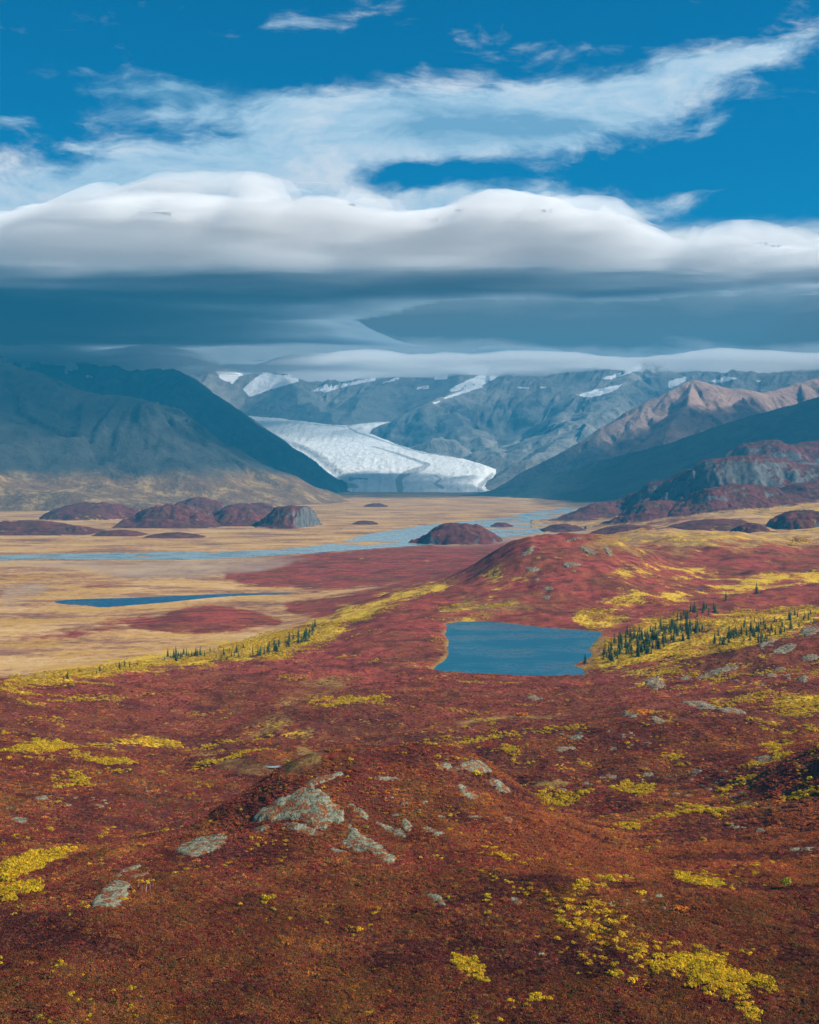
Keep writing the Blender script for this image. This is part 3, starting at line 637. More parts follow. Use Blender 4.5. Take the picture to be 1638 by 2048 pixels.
GLD = [9250, 9380, 9500, 9700, 10000, 10500, 11500, 12500, 13200, 13800, 14400, 15500, 18000]
GLZ = [-12, -3, 5, 24, 84, 182, 308, 420, 540, 640, 722, 880, 1100]
GLP = smooth_poly([(440, 826), (553, 834), (640, 844), (688, 850), (700, 846), (790, 840), (796, 844), (725, 856), (765, 873), (832, 897), (880, 906), (930, 914), (988, 929), (988, 943),
                   (962, 960), (972, 980), (850, 982), (690, 982), (690, 962), (660, 938), (625, 908), (570, 880), (440, 850)], 1)
def glz(D): return np.interp(D, GLD, GLZ)
def pxpy_to_D_on_glacier(py):
    tab = HZ - (glz(np.linspace(9250, 18000, 3000)) - EYE) / np.linspace(9250, 18000, 3000) * F
    return np.interp(-np.asarray(py), -tab, np.linspace(9250, 18000, 3000))
GLW = np.array([((p[0] - 819) / F * pxpy_to_D_on_glacier(p[1]), pxpy_to_D_on_glacier(p[1])) for p in GLP])
def carve(rate, dip=35):
    def post(X, Y, Z):
        sd = poly_sd(X.ravel(), Y.ravel(), GLW).reshape(X.shape)
        Zc = glz(Y) - dip + np.maximum(sd + 40 * fbm(X / 300, Y / 300, 3), 0) * rate
        near = (Y > 9300)
        return np.where(near, np.minimum(Z, np.maximum(Zc, -20)), Z)
    return post
def snow_from(polys, fe=3):
    polys = [np.array(p, float) for p in polys]
    def fn(px, py, X, Y, Z):
        r = np.zeros(px.shape)
        for P in polys:
            m = (px > P[:, 0].min() - 6) & (px < P[:, 0].max() + 6) & (py > P[:, 1].min() - 6) & (py < P[:, 1].max() + 6)
            if m.any(): r[m] = np.maximum(r[m], (.95 if P[:, 0].max() < 640 else .70) * (1 - sstep(poly_sd(px[m], py[m], P), -fe, fe)))
        return r
    return fn
mountain('mountain_left', 'dark shaded mountainside sloping down from the left edge to the valley',
    [([(-900, 600, 8600), (-500, 640, 8400), (-200, 690, 8000), (-60, 712, 7700)], .38, 1.25), ([(-60, 712, 7700), (0, 722, 7600), (110, 764, 7350), (200, 790, 7250), (285, 799, 7150)], .50, 1.25), ([(285, 799, 7150), (345, 832, 7050), (420, 882, 6950), (490, 928, 6850), (560, 968, 6780), (620, 1000, 6700)], .68, 1.2)],
    (-1100, 860), (4700, 8900), 460, 320, M_LEFT, 45, 2.0, 400, gully=.2, ga=120, jag=30)
mountain('mountain_left_behind', 'blue grey peaked mountain behind the left slope, snow streaks on its top',
    [([(-300, 660, 11800), (40, 728, 11000), (150, 722, 11000), (230, 733, 10900)], .55, 1.15), ([(230, 733, 10900), (260, 735, 10800), (330, 742, 10500), (372, 745, 10200), (402, 733, 10000), (432, 757, 9950), (450, 752, 9900), (472, 775, 9850), (495, 802, 9750)], .92, 1.1), ([(495, 802, 9750), (530, 834, 9650), (575, 880, 9450), (620, 930, 9300), (665, 974, 9150)], .95, 1.15)],
    (-400, 960), (7600, 11900), 460, 280, M_LEFT2, 55, 5.0, 340, ga=150, jag=60, post=carve(.7, 20),
    extra=snow_from([[(40, 726), (60, 724), (62, 735), (44, 737)], [(75, 720), (150, 722), (158, 738), (140, 742), (128, 732), (80, 728)], [(170, 750), (186, 752), (184, 757), (172, 755)], [(130, 735), (137, 737), (134, 748), (130, 746)]], 2.5))
back_snow = [[(425, 730), (470, 738), (500, 742), (480, 752), (465, 768), (440, 756)], [(485, 778), (505, 760), (530, 742), (545, 748), (590, 752), (600, 762), (540, 780), (500, 795)],
             [(620, 783), (650, 768), (700, 764), (755, 752), (750, 762), (700, 772), (650, 786)], [(752, 768), (800, 752), (800, 758), (770, 768)],
             [(868, 752), (895, 748), (898, 758), (868, 762)], [(830, 776), (858, 768), (860, 778), (836, 780)], [(898, 778), (930, 762), (962, 748), (965, 742), (972, 752), (1005, 748), (960, 775), (900, 785)],
             [(885, 795), (930, 778), (960, 770), (965, 775), (930, 786), (890, 800)], [(865, 805), (880, 800), (880, 806), (866, 808)], [(1035, 773), (1060, 775), (1060, 778), (1036, 777)], [(1070, 772), (1100, 774), (1080, 779)],
             [(1150, 790), (1190, 778), (1245, 768), (1235, 780), (1200, 792), (1170, 796)], [(1200, 757), (1240, 745), (1285, 725), (1282, 738), (1245, 753), (1215, 760)],
             [(1335, 762), (1372, 752), (1374, 762), (1345, 776), (1336, 776)], [(1420, 762), (1450, 752), (1480, 756), (1440, 768)], [(1508, 762), (1524, 758), (1520, 766)], [(868, 708), (940, 710), (935, 718), (872, 716)]]
mountain('mountain_back', 'grey blue mountain with snow patches rising behind the glacier',
    [([(300, 760, 16200), (400, 752, 16000), (435, 738, 15800), (470, 758, 15700), (505, 752, 15600), (540, 738, 15500), (575, 748, 15500), (605, 760, 15500), (650, 766, 15500), (700, 760, 15500), (750, 750, 15400), (790, 748, 15300), (835, 735, 15200), (900, 728, 15000), (940, 728, 14900), (1000, 733, 14800), (1100, 735, 14600), (1200, 728, 14300), (1285, 712, 14100), (1330, 735, 14100), (1450, 745, 14000), (1560, 742, 13800), (1700, 730, 13500), (2100, 700, 13000)], .42, 1.1),
     ([(835, 738, 15200), (870, 790, 14200), (930, 850, 13000), (990, 905, 11800)], .55, 1.1), ([(1285, 720, 14100), (1230, 790, 12900), (1160, 850, 12000), (1060, 920, 11000)], .42, 1.15),
     ([(540, 740, 15500), (500, 790, 15000)], .7, 1.0), ([(700, 760, 15500), (640, 792, 15000)], .7, 1.0)],
    (250, 1750), (9700, 18600), 620, 420, M_FACE, 60, 9.0, 620, ga=120, jag=75, post=carve(.62), extra=snow_from(back_snow, 2.5))
mountain('mountain_brown_peak', 'sunlit brown pointed peak with long scree ridges',
    [([(1385, 758, 10000), (1340, 782, 9900), (1290, 808, 9800), (1200, 862, 9600), (1110, 912, 9450), (1040, 948, 9350)], .62, 1.15), ([(1385, 758, 10000), (1440, 772, 10150), (1520, 786, 10300), (1600, 765, 10500), (1700, 735, 10800), (1900, 690, 11000)], .6, 1.15),
     ([(1385, 760, 10000), (1375, 810, 9500), (1340, 850, 9100)], .7, 1.1), ([(1470, 778, 10200), (1450, 820, 9700)], .7, 1.1)],
    (960, 1950), (8300, 11300), 420, 240, M_PEAK, 25, 14.0, 260, gully=.2, ga=65, jag=12)
mountain('mountain_right', 'dark shaded slope falling from the right edge to the glacier foot',
    [([(2600, 640, 6600), (2200, 690, 6900), (1900, 738, 7200), (1638, 796, 7500), (1500, 832, 7700), (1350, 882, 7900), (1200, 922, 8100), (1050, 962, 8350), (950, 988, 8500)], .40, 1.2)],
    (880, 2700), (5600, 8900), 420, 220, M_DARK, 28, 19.0, 480, gully=.15, ga=45)

# glacier ice
PXg, DDg = np.meshgrid(np.linspace(430, 1010, 260), np.concatenate([np.linspace(9300, 10600, 180), np.linspace(10620, 17500, 230)]))
Xg = (PXg - 819) / F * DDg; Yg = DDg
sdg = poly_sd(Xg.ravel(), Yg.ravel(), GLW).reshape(Xg.shape)
Zg = glz(Yg) + 10 * fbm(Xg / 260, Yg / 260, 4) + 6 * ridged(Xg / 75, Yg / 140, 4, .55, 3.0) - 30 * sstep(sdg, -90, 10) + 3.0 * fbm(Xg / 22, Yg / 30, 3)
gpx, gpy = screen(Xg, Yg, glz(Yg))
def stripe(line, w0, w1):
    L = np.array(line, float); best = np.full(gpx.shape, 9.0)
    for i in range(len(L) - 1):
        ax, ay = L[i]; bx, by = L[i + 1]; q = np.clip(((gpx - ax) * (bx - ax) + (gpy - ay) * (by - ay)) / ((bx - ax) ** 2 + (by - ay) ** 2), 0, 1)
        wd = w0 + (w1 - w0) * (i + q) / (len(L) - 1)
        best = np.minimum(best, np.hypot(gpx - ax - q * (bx - ax), gpy - ay - q * (by - ay)) / wd)
    return 1 - sstep(best, .5, 1.2)
mor = np.maximum.reduce([stripe([(780, 843), (720, 847), (694, 853), (715, 866), (760, 880), (810, 897), (850, 906)], 1.3, 2.6), stripe([(850, 906), (900, 913), (950, 919), (985, 927)], 2.2, 2.5),
    stripe([(690, 855), (660, 851), (600, 848)], 1.5, .6), stripe([(745, 893), (800, 910), (845, 926), (857, 930), (845, 937), (805, 950), (797, 962), (800, 976)], 1.6, 9),
    stripe([(868, 951), (882, 958), (870, 968), (885, 976)], 1.2, 4), stripe([(700, 957), (735, 958)], 4, 2), stripe([(690, 965), (715, 975)], 8, 3), stripe([(600, 868), (700, 905), (780, 925)], 1.2, 1.5) * .5, stripe([(985, 942), (960, 965), (960, 978)], 3, 8) * .9])
m, t, out = material('glacier_ice')
geo = t.new('ShaderNodeNewGeometry'); P = geo.outputs['Position']
nm = t.noise(t.vscale(P, (1.6, .7, 1)), 1 / 90, 6, .65); nf = t.noise(P, 1 / 22, 5, .7)
c = t.ramp(t.m('ADD', t.m('MULTIPLY', nm, .6), t.m('MULTIPLY', nf, .4)), [(.34, (.60, .64, .66)), (.47, (.84, .85, .84)), (.62, (.93, .92, .90))])
rot = t.new('ShaderNodeMapping'); t.l.new(P, rot.inputs[0]); rot.inputs['Rotation'].default_value = (0, 0, math.radians(-27)); rot.inputs['Scale'].default_value = (1, .06, .2)
fl = t.noise(rot.outputs[0], 1 / 38, 5, .6)
c = t.mix(t.m('MULTIPLY', t.step(fl, .50, .38), .30), c, (.42, .46, .48))
mk = t.m('ADD', t.attr('moraine').outputs['Fac'], t.m('MULTIPLY', t.m('SUBTRACT', nf, .5), .7))
c = t.mix(t.m('MULTIPLY', t.step(mk, .30, .95), .75), c, (.26, .27, .28))
surface(t, out, c, .8, t.m('ADD', t.m('MULTIPLY', nm, 16.0), t.m('MULTIPLY', nf, 7.0)), .7, 1.0, .2)
ffg = grid_faces(*Xg.shape); keep = (sdg.ravel() < 25)[ffg].all(1)
v, ffg, at = compact(np.stack([Xg, Yg, Zg], -1).reshape(-1, 3), ffg[keep], {'moraine': np.maximum(mor, .36 * sstep(gpy, 938, 975))})  # toe darkened for shade as well as dirt, beyond the moraine stripes
tag(mesh_obj('glacier', v, ffg, m, attrs=at), 'bright white glacier with dark moraine stripes flowing down to the valley', kind='structure')

# rocky crags at the right
def crag(label, ridges, pxr, Dr, seed, amp, n=(190, 150), rock=.32, sc=75):
    PX, DD = np.meshgrid(np.linspace(*pxr, n[0]), np.linspace(*Dr, n[1])); X = (PX - 819) / F * DD; Y = DD
    g = base(X.ravel(), Y.ravel()).reshape(X.shape)
    wx = .35 * fbm(X / sc, Y / sc, 5, .55, seed)
    best = np.full(X.shape, -1e9)
    for pts, R, p in ridges:
        Pp = np.array([W(*q) for q in pts])
        for i in range(len(Pp) - 1):
            ax, ay, a3 = Pp[i]; bx, by, b3 = Pp[i + 1]
            q = np.clip(((X - ax) * (bx - ax) + (Y - ay) * (by - ay)) / ((bx - ax) ** 2 + (by - ay) ** 2), 0, 1)
            d = np.hypot(X - ax - q * (bx - ax), Y - ay - q * (by - ay)) * (1 + wx) / R; zr = a3 + q * (b3 - a3)
            hh = (zr - g) * (1.12 / (1 + d ** p) - .12)
            best = np.maximum(best, hh)
    step_ = 26.0; q = best / step_ + .5 * fbm(X / sc * .7, Y / sc * .7, 3, .5, seed + 3); ter = (np.floor(q) + sstep(q - np.floor(q), .25, .75)) * step_ - step_ * .5 * fbm(X / sc * .7, Y / sc * .7, 3, .5, seed + 3)
    best = np.where(best > 5, best * .78 + ter * .22, best)
    Z = g + best + amp * sstep(best, 3, 25) * (fbm(X / sc * 2, Y / sc * 2, 6, .6, seed + 1) + .6 * ridged(X / sc * 3.2, Y / sc * 1.3, 5, .55, seed + 2) - .2)
    edge = np.minimum.reduce([np.arange(n[0])[None, :] * np.ones((n[1], 1)), (n[0] - 1 - np.arange(n[0]))[None, :] * np.ones((n[1], 1)), np.arange(n[1])[:, None] * np.ones((1, n[0])), (n[1] - 1 - np.arange(n[1]))[:, None] * np.ones((1, n[0]))])
    Z = np.where(edge < 1, g - 6, Z)
    gy_ = np.gradient(Z, axis=0) / np.gradient(Y, axis=0); gx_ = np.gradient(Z, axis=1) / np.gradient(X, axis=1)
    rk = sstep(np.hypot(gx_, gy_), .6, 1.5) * .62 + (rock - .10) * sstep(best, 2, 14)
    veg = 1 - sstep(best, 1, 14)
    at = {'yel': .5 * veg.ravel(), 'tan': .7 * veg.ravel(), 'grav': np.zeros(Z.size), 'ice': np.zeros(Z.size), 'rock': rk.ravel()}
    ff = grid_faces(*Z.shape); keep = (best.ravel() > -3)[ff].any(1)
    v, ff, at = compact(np.stack([X, Y, Z], -1).reshape(-1, 3), ff[keep], at)
    return tag(mesh_obj('crag', v, ff, M_HILL, attrs=at), label, kind='structure')
crag('topmost grey crag at the right edge, highest of the rocky hills', [([(1488, 905, 5200), (1510, 886, 5200), (1540, 880, 5200), (1580, 892, 5250), (1620, 884, 5300), (1700, 870, 5300), (1900, 850, 5300)], 190, 2.4)], (1380, 2100), (4750, 5750), 2, 9)
crag('grey cliff crag in the middle of the right rocky hills', [([(1290, 985, 4700), (1330, 962, 4650), (1385, 940, 4600), (1430, 918, 4550), (1480, 912, 4550), (1530, 914, 4600), (1600, 930, 4700), (1700, 930, 4700)], 120, 3.2)], (1180, 1800), (4200, 5200), 6, 8, (230, 170), .38)
crag('red patched rock dome in front of the grey cliff crag', [([(1392, 1000, 4050), (1425, 978, 4050), (1470, 968, 4100), (1520, 972, 4150), (1560, 990, 4150)], 95, 3.0)], (1290, 1680), (3700, 4500), 11, 7, (200, 160), .28)
crag('reddish rock knob left of the red patched dome', [([(1258, 1035, 4050), (1290, 1004, 4050), (1330, 1000, 4100), (1350, 1012, 4150)], 70, 2.6)], (1170, 1440), (3750, 4450), 17, 5, (160, 130), .22, 70)
crag('dark headland running down to the river below the crags', [([(1130, 1052, 4450), (1160, 1030, 4550), (1195, 1006, 4650), (1240, 1000, 4750), (1290, 980, 4850)], 85, 2.4)], (1060, 1420), (4150, 5250), 23, 5, (190, 150), .22, 80)
crag('low rocky shoulder on the golden slope at the right edge', [([(1560, 985, 4300), (1610, 965, 4350), (1680, 950, 4400), (1800, 940, 4400)], 110, 2.4)], (1480, 1950), (3950, 4800), 29, 5, (160, 120), .2, 80)
# ------------------------------------------------------------------ clouds and air
CB = 1400.0                                              # height of the cloud base
def cloud_slab(name, label, xr, yr, step, thick, base_fn, density, color, aniso=.0):
    nx = int((xr[1] - xr[0]) / step) + 1; ny = int((yr[1] - yr[0]) / step) + 1
    X, Y = np.meshgrid(np.linspace(*xr, nx), np.linspace(*yr, ny))
    T = thick(X, Y); T[0] = T[-1] = 0; T[:, 0] = T[:, -1] = 0
    B = base_fn(X, Y)
    on = T > 1.0
    f = grid_faces(ny, nx); keep = on.ravel()[f].any(1); f = f[keep]
    n = nx * ny
    edge = ~on.ravel()                                  # where the cloud thins to nothing top and bottom share vertices
    top = np.stack([X, Y, B + T], -1).reshape(-1, 3); mid = np.stack([X, Y, B + T * .25], -1).reshape(-1, 3)
    bot = np.stack([X, Y, B], -1).reshape(-1, 3); bot[edge] = mid[edge]; top[edge] = mid[edge]
    idx = np.arange(n); tb = np.where(edge, idx, idx + n)
    v = np.concatenate([bot, top]); tri = np.concatenate([f[:, [0, 1, 2]], f[:, [0, 2, 3]]]); ff = np.concatenate([tri[:, ::-1], tb[tri]])
    ff = ff[(v[ff[:, 0]] != v[ff[:, 1]]).any(1)]
    v, ff, _ = compact(v, ff)
    m, t, out = material(name + '_vapour')
    pv = t.new('ShaderNodeVolumePrincipled'); pv.inputs['Color'].default_value = (*color, 1); pv.inputs['Density'].default_value = density
    pv.inputs['Anisotropy'].default_value = aniso
    t.l.new(pv.outputs[0], out.inputs['Volume'])
    o = mesh_obj(name, v, ff, m)
    return tag(o, label, kind='stuff')
def deck_thick(X, Y):
    az_ = X / np.maximum(Y, 1)
    y0 = np.interp(az_, [-.5, -.315, -.2, -.06, -.03, .03, .06, .15, .2, .36, .46], [6300, 6900, 6150, 6200, 6650, 6650, 6400, 6600, 7500, 7500, 5700])
    e = Y - y0 - 550 * fbm(X / 1500, Y / 1500, 6, .6, 1.0)
    c = .80 + .8 * fbm(X / 2600, Y / 1500, 5, .5, 6.0)
    lum = np.maximum(.2, 1 + .6 * fbm(X / 1000, Y / 800, 3, .5, 3.0))
    frag = sstep(1.1 * fbm(X / 620, Y / 420, 4, .5, 44.0) + e / 1100, -.05, .5)
    # the deck breaks up beyond 10 km: sun reaches the glacier, the grey face and the brown peak there
    gap = sstep(X + 1400 * fbm(X / 2500, Y / 2500, 3, .5, 61.0), -2300, 600) * sstep(Y + 900 * fbm(X / 1100, Y / 1100, 4, .55, 63.0), 9350, 10350)
    gap = np.maximum(gap, sstep(Y, 13200, 14200) * sstep(X, -4200, -3200))
    gap = np.maximum(gap, np.exp(-(((X - 3000) / 750) ** 2 + ((Y - 9900) / 700) ** 2) ** 1.5) * 1.3)
    far = 85 * sstep(fbm(X / 1300, Y / 1100, 4, .5, 27.0), -.05, .25) * sstep(Y, 12800, 13600) * sstep(16500 - Y, 0, 1500) * sstep(X, -300, 300) * sstep(2200 - X, 0, 600)
    T0 = np.maximum(0, c) ** .7 * lum * frag * (150 * sstep(e, 0, 350) + 170 * sstep(e, 300, 1500) + 200 * sstep(e, 900, 4200)) * np.clip(1 - gap, 0, 1)
    return np.maximum(T0 * sstep(20500 - Y, 0, 3000), far)
def deck_base(X, Y): return CB + 62 + 55 * np.clip(fbm(X / 1700, Y / 1000, 4, .5, 12.0), -.9, 1)
cloud_slab('cloud_bank', 'bright rolling front of the cloud deck', (-15000, 15000), (4600, 9600), 95, lambda X, Y: deck_thick(X, Y) * sstep(9600 + 900 * fbm(X / 1400, Y / 800, 4, .5, 35.0) - Y, 0, 2300), deck_base, .0062, (.996, .997, .998))
cloud_slab('cloud_deck', 'shade-tinted blue grey base of the cloud deck hanging over the mountains', (-15000, 15000), (7000, 21400), 95, lambda X, Y: np.maximum(0, 1.4 * deck_thick(X, Y) * sstep(Y - 7700 - 900 * fbm(X / 1400, Y / 800, 4, .5, 35.0), 0, 2300) - 70), lambda X, Y: deck_base(X, Y) + 9 + 45 * fbm(X / 900, Y / 500, 3, .5, 17.0) ** 2, .0085, (.44, .55, .63))  # underside shade put into the vapour colour, a darker absorbing slab behind cloud_bank
def puff_thick(X, Y):
    az_ = X / np.maximum(Y, 1)
    e = Y - np.interp(az_, [-.5, -.315, -.2, -.06, -.03, .03, .06, .15, .2, .36, .46], [6300, 6900, 6150, 6200, 6650, 6650, 6400, 6600, 7500, 7500, 5700])
    n = fbm(X / 620, Y / 430, 3, .5, 131.0) + .35 * fbm(X / 210, Y / 170, 3, .55, 137.0)
    return 165 * np.tanh(np.maximum(0, n - .02) / .22) ** .6 * sstep(e, -100, 550) * sstep(2700 - e, 0, 1200)
cloud_slab('cloud_puffs', 'soft puffs rolling along the bright front of the cloud deck', (-9000, 9000), (5600, 10400), 60, puff_thick, lambda X, Y: CB + 130 + 70 * fbm(X / 1300, Y / 900, 3, .5, 140.0), .0042, (.996, .997, .998))
# banks of low cloud hugging the summits
def summit_cloud_thick(X, Y):
    c = .42 - .62 * (1 - sstep(X, -1700, -900)) + 1.2 * fbm(X / 1500, Y / 1800, 4, .5, 21.0)
    return np.clip(np.maximum(0, c) ** .7 * 260 * sstep(Y, 12200, 13300) * sstep(18500 - Y, 0, 900), 0, 135)
cloud_slab('summit_cloud', 'pale low cloud lying along the snowy back summits under the cloud deck', (-5000, 7000), (11900, 18700), 130, summit_cloud_thick, lambda X, Y: 1205 + 60 * fbm(X / 900, Y / 900, 3, .5, 2.0), .0045, (.95, .965, .98))
def summit_cloud2_thick(X, Y):
    c = .3 + 1.0 * fbm(X / 900, Y / 1200, 4, .5, 25.0)
    return np.maximum(0, c) ** .7 * 130 * sstep(Y, 9500, 10200) * sstep(12500 - Y, 0, 700) * sstep(-1500 - X, 0, 500)
cloud_slab('summit_cloud', 'pale low cloud on the summit ridge of the mountain behind the left slope', (-6000, -1300), (9300, 12600), 100, summit_cloud2_thick, lambda X, Y: 1050 + 25 * fbm(X / 700, Y / 700, 3, .5, 2.0), .004, (.95, .965, .98))

# one even body of air round the whole place
xs = (-30000.0, 30000.0); ys = (-2000.0, 29500.0); zs = (-21.5, CB - 10)
hv = np.array([(a, b, c) for a in xs for b in ys for c in zs])
hf = np.array([(0, 1, 3, 2), (4, 6, 7, 5), (0, 4, 5, 1), (2, 3, 7, 6), (0, 2, 6, 4), (1, 5, 7, 3)])
m, t, out = material('haze_air')
pv = t.new('ShaderNodeVolumePrincipled'); pv.inputs['Color'].default_value = (*HAZE_COLOR, 1); pv.inputs['Density'].default_value = HAZE_DENSITY
t.l.new(pv.outputs[0], out.inputs['Volume'])
tag(mesh_obj('haze', hv, hf, m, smooth=False), 'blue haze filling the valley air', kind='stuff')
# ------------------------------------------------------------------ rock outcrops
def rock_material():
    m, t, out = material('lichen_rock')
    geo = t.new('ShaderNodeNewGeometry'); P = geo.outputs['Position']
    a = t.noise(P, 1 / 3.2, 6, .7); b = t.noise(P, 1 / .7, 5, .7); k = t.noise(t.vscale(P, (1, .45, 1)), 1 / 1.6, 4, .6, 1.5)
    c = t.ramp(t.m('ADD', t.m('MULTIPLY', a, .5), t.m('MULTIPLY', b, .5)), [(.34, (.030, .031, .024)), (.45, (.12, .126, .085)), (.55, (.22, .228, .155)), (.70, (.33, .33, .24))])
    c = t.mix(t.m('MULTIPLY', t.step(k, .44, .38), .75), c, (.035, .036, .032))
    veg = t.step(t.noise(t.vscale(P, (1, 1, 1), (4, 9, 2)), 1 / 2.4, 5, .65), .49, .55)
    c = t.mix(veg, c, t.mix(t.step(b, .4, .6), (.12, .03, .018), (.22, .09, .025)))
    surface(t, out, c, .95, t.m('ADD', t.m('MULTIPLY', a, 1.2), t.m('ADD', t.m('MULTIPLY', b, .4), t.m('MULTIPLY', k, .6))), .9, 1.0, .1)
    return m
ROCKS = []
M_ROCK = rock_material()
rng = np.random.RandomState(11)
def outcrop(poly, label, h=1.0, seed=0, group=None, n=46):
    W_ = np.array([hit(*q)[:2] for q in poly]); W_ = smooth_poly(W_, 1)
    ROCKS.append(W_); lo, hi = W_.min(0), W_.max(0); s = hi - lo; pad = .12 * s.max() + .6
    nx = int(np.clip((s[0] + 2 * pad) / .55, 14, n)); ny = int(np.clip((s[1] + 2 * pad) / .7, 14, n * 1.4))
    X, Y = np.meshgrid(np.linspace(lo[0] - pad, hi[0] + pad, nx), np.linspace(lo[1] - pad, hi[1] + pad, ny))
    sc = max(1.5, s.max() / 9)
    sd = poly_sd(X.ravel(), Y.ravel(), W_).reshape(X.shape) + 1.0 * sc * fbm(X / sc * 1.5, Y / sc * 1.2, 5, .65, seed) * min(1.0, s.min() / 6 + .25)
    inn = np.clip(-sd, -3, None)
    h = h * .42
    rise = np.where(inn > 0, h * (1 - np.exp(-inn / (.9 + .2 * h))) + .15, inn * .8)
    rise = rise + np.where(inn > 0, np.minimum(1, inn) * h * (.55 * fbm(X / 3.4, Y / 3.4, 5, .6, seed + 3) + .45 * ridged(X / 5.5, Y / 9, 4, .55, seed + 4) - .25), 0)
    Z = G(X.ravel(), Y.ravel()).reshape(X.shape) + rise
    f = grid_faces(*X.shape); keep = (inn.ravel() > -.9)[f].any(1)
    if not keep.any(): return None
    v, f, _ = compact(np.stack([X, Y, Z], -1).reshape(-1, 3), f[keep])
    o0 = v.mean(0).copy(); v = v - o0
    o = mesh_obj('rock_outcrop', v, f, M_ROCK); o.location = o0
    return tag(o, label, 'rock', group)
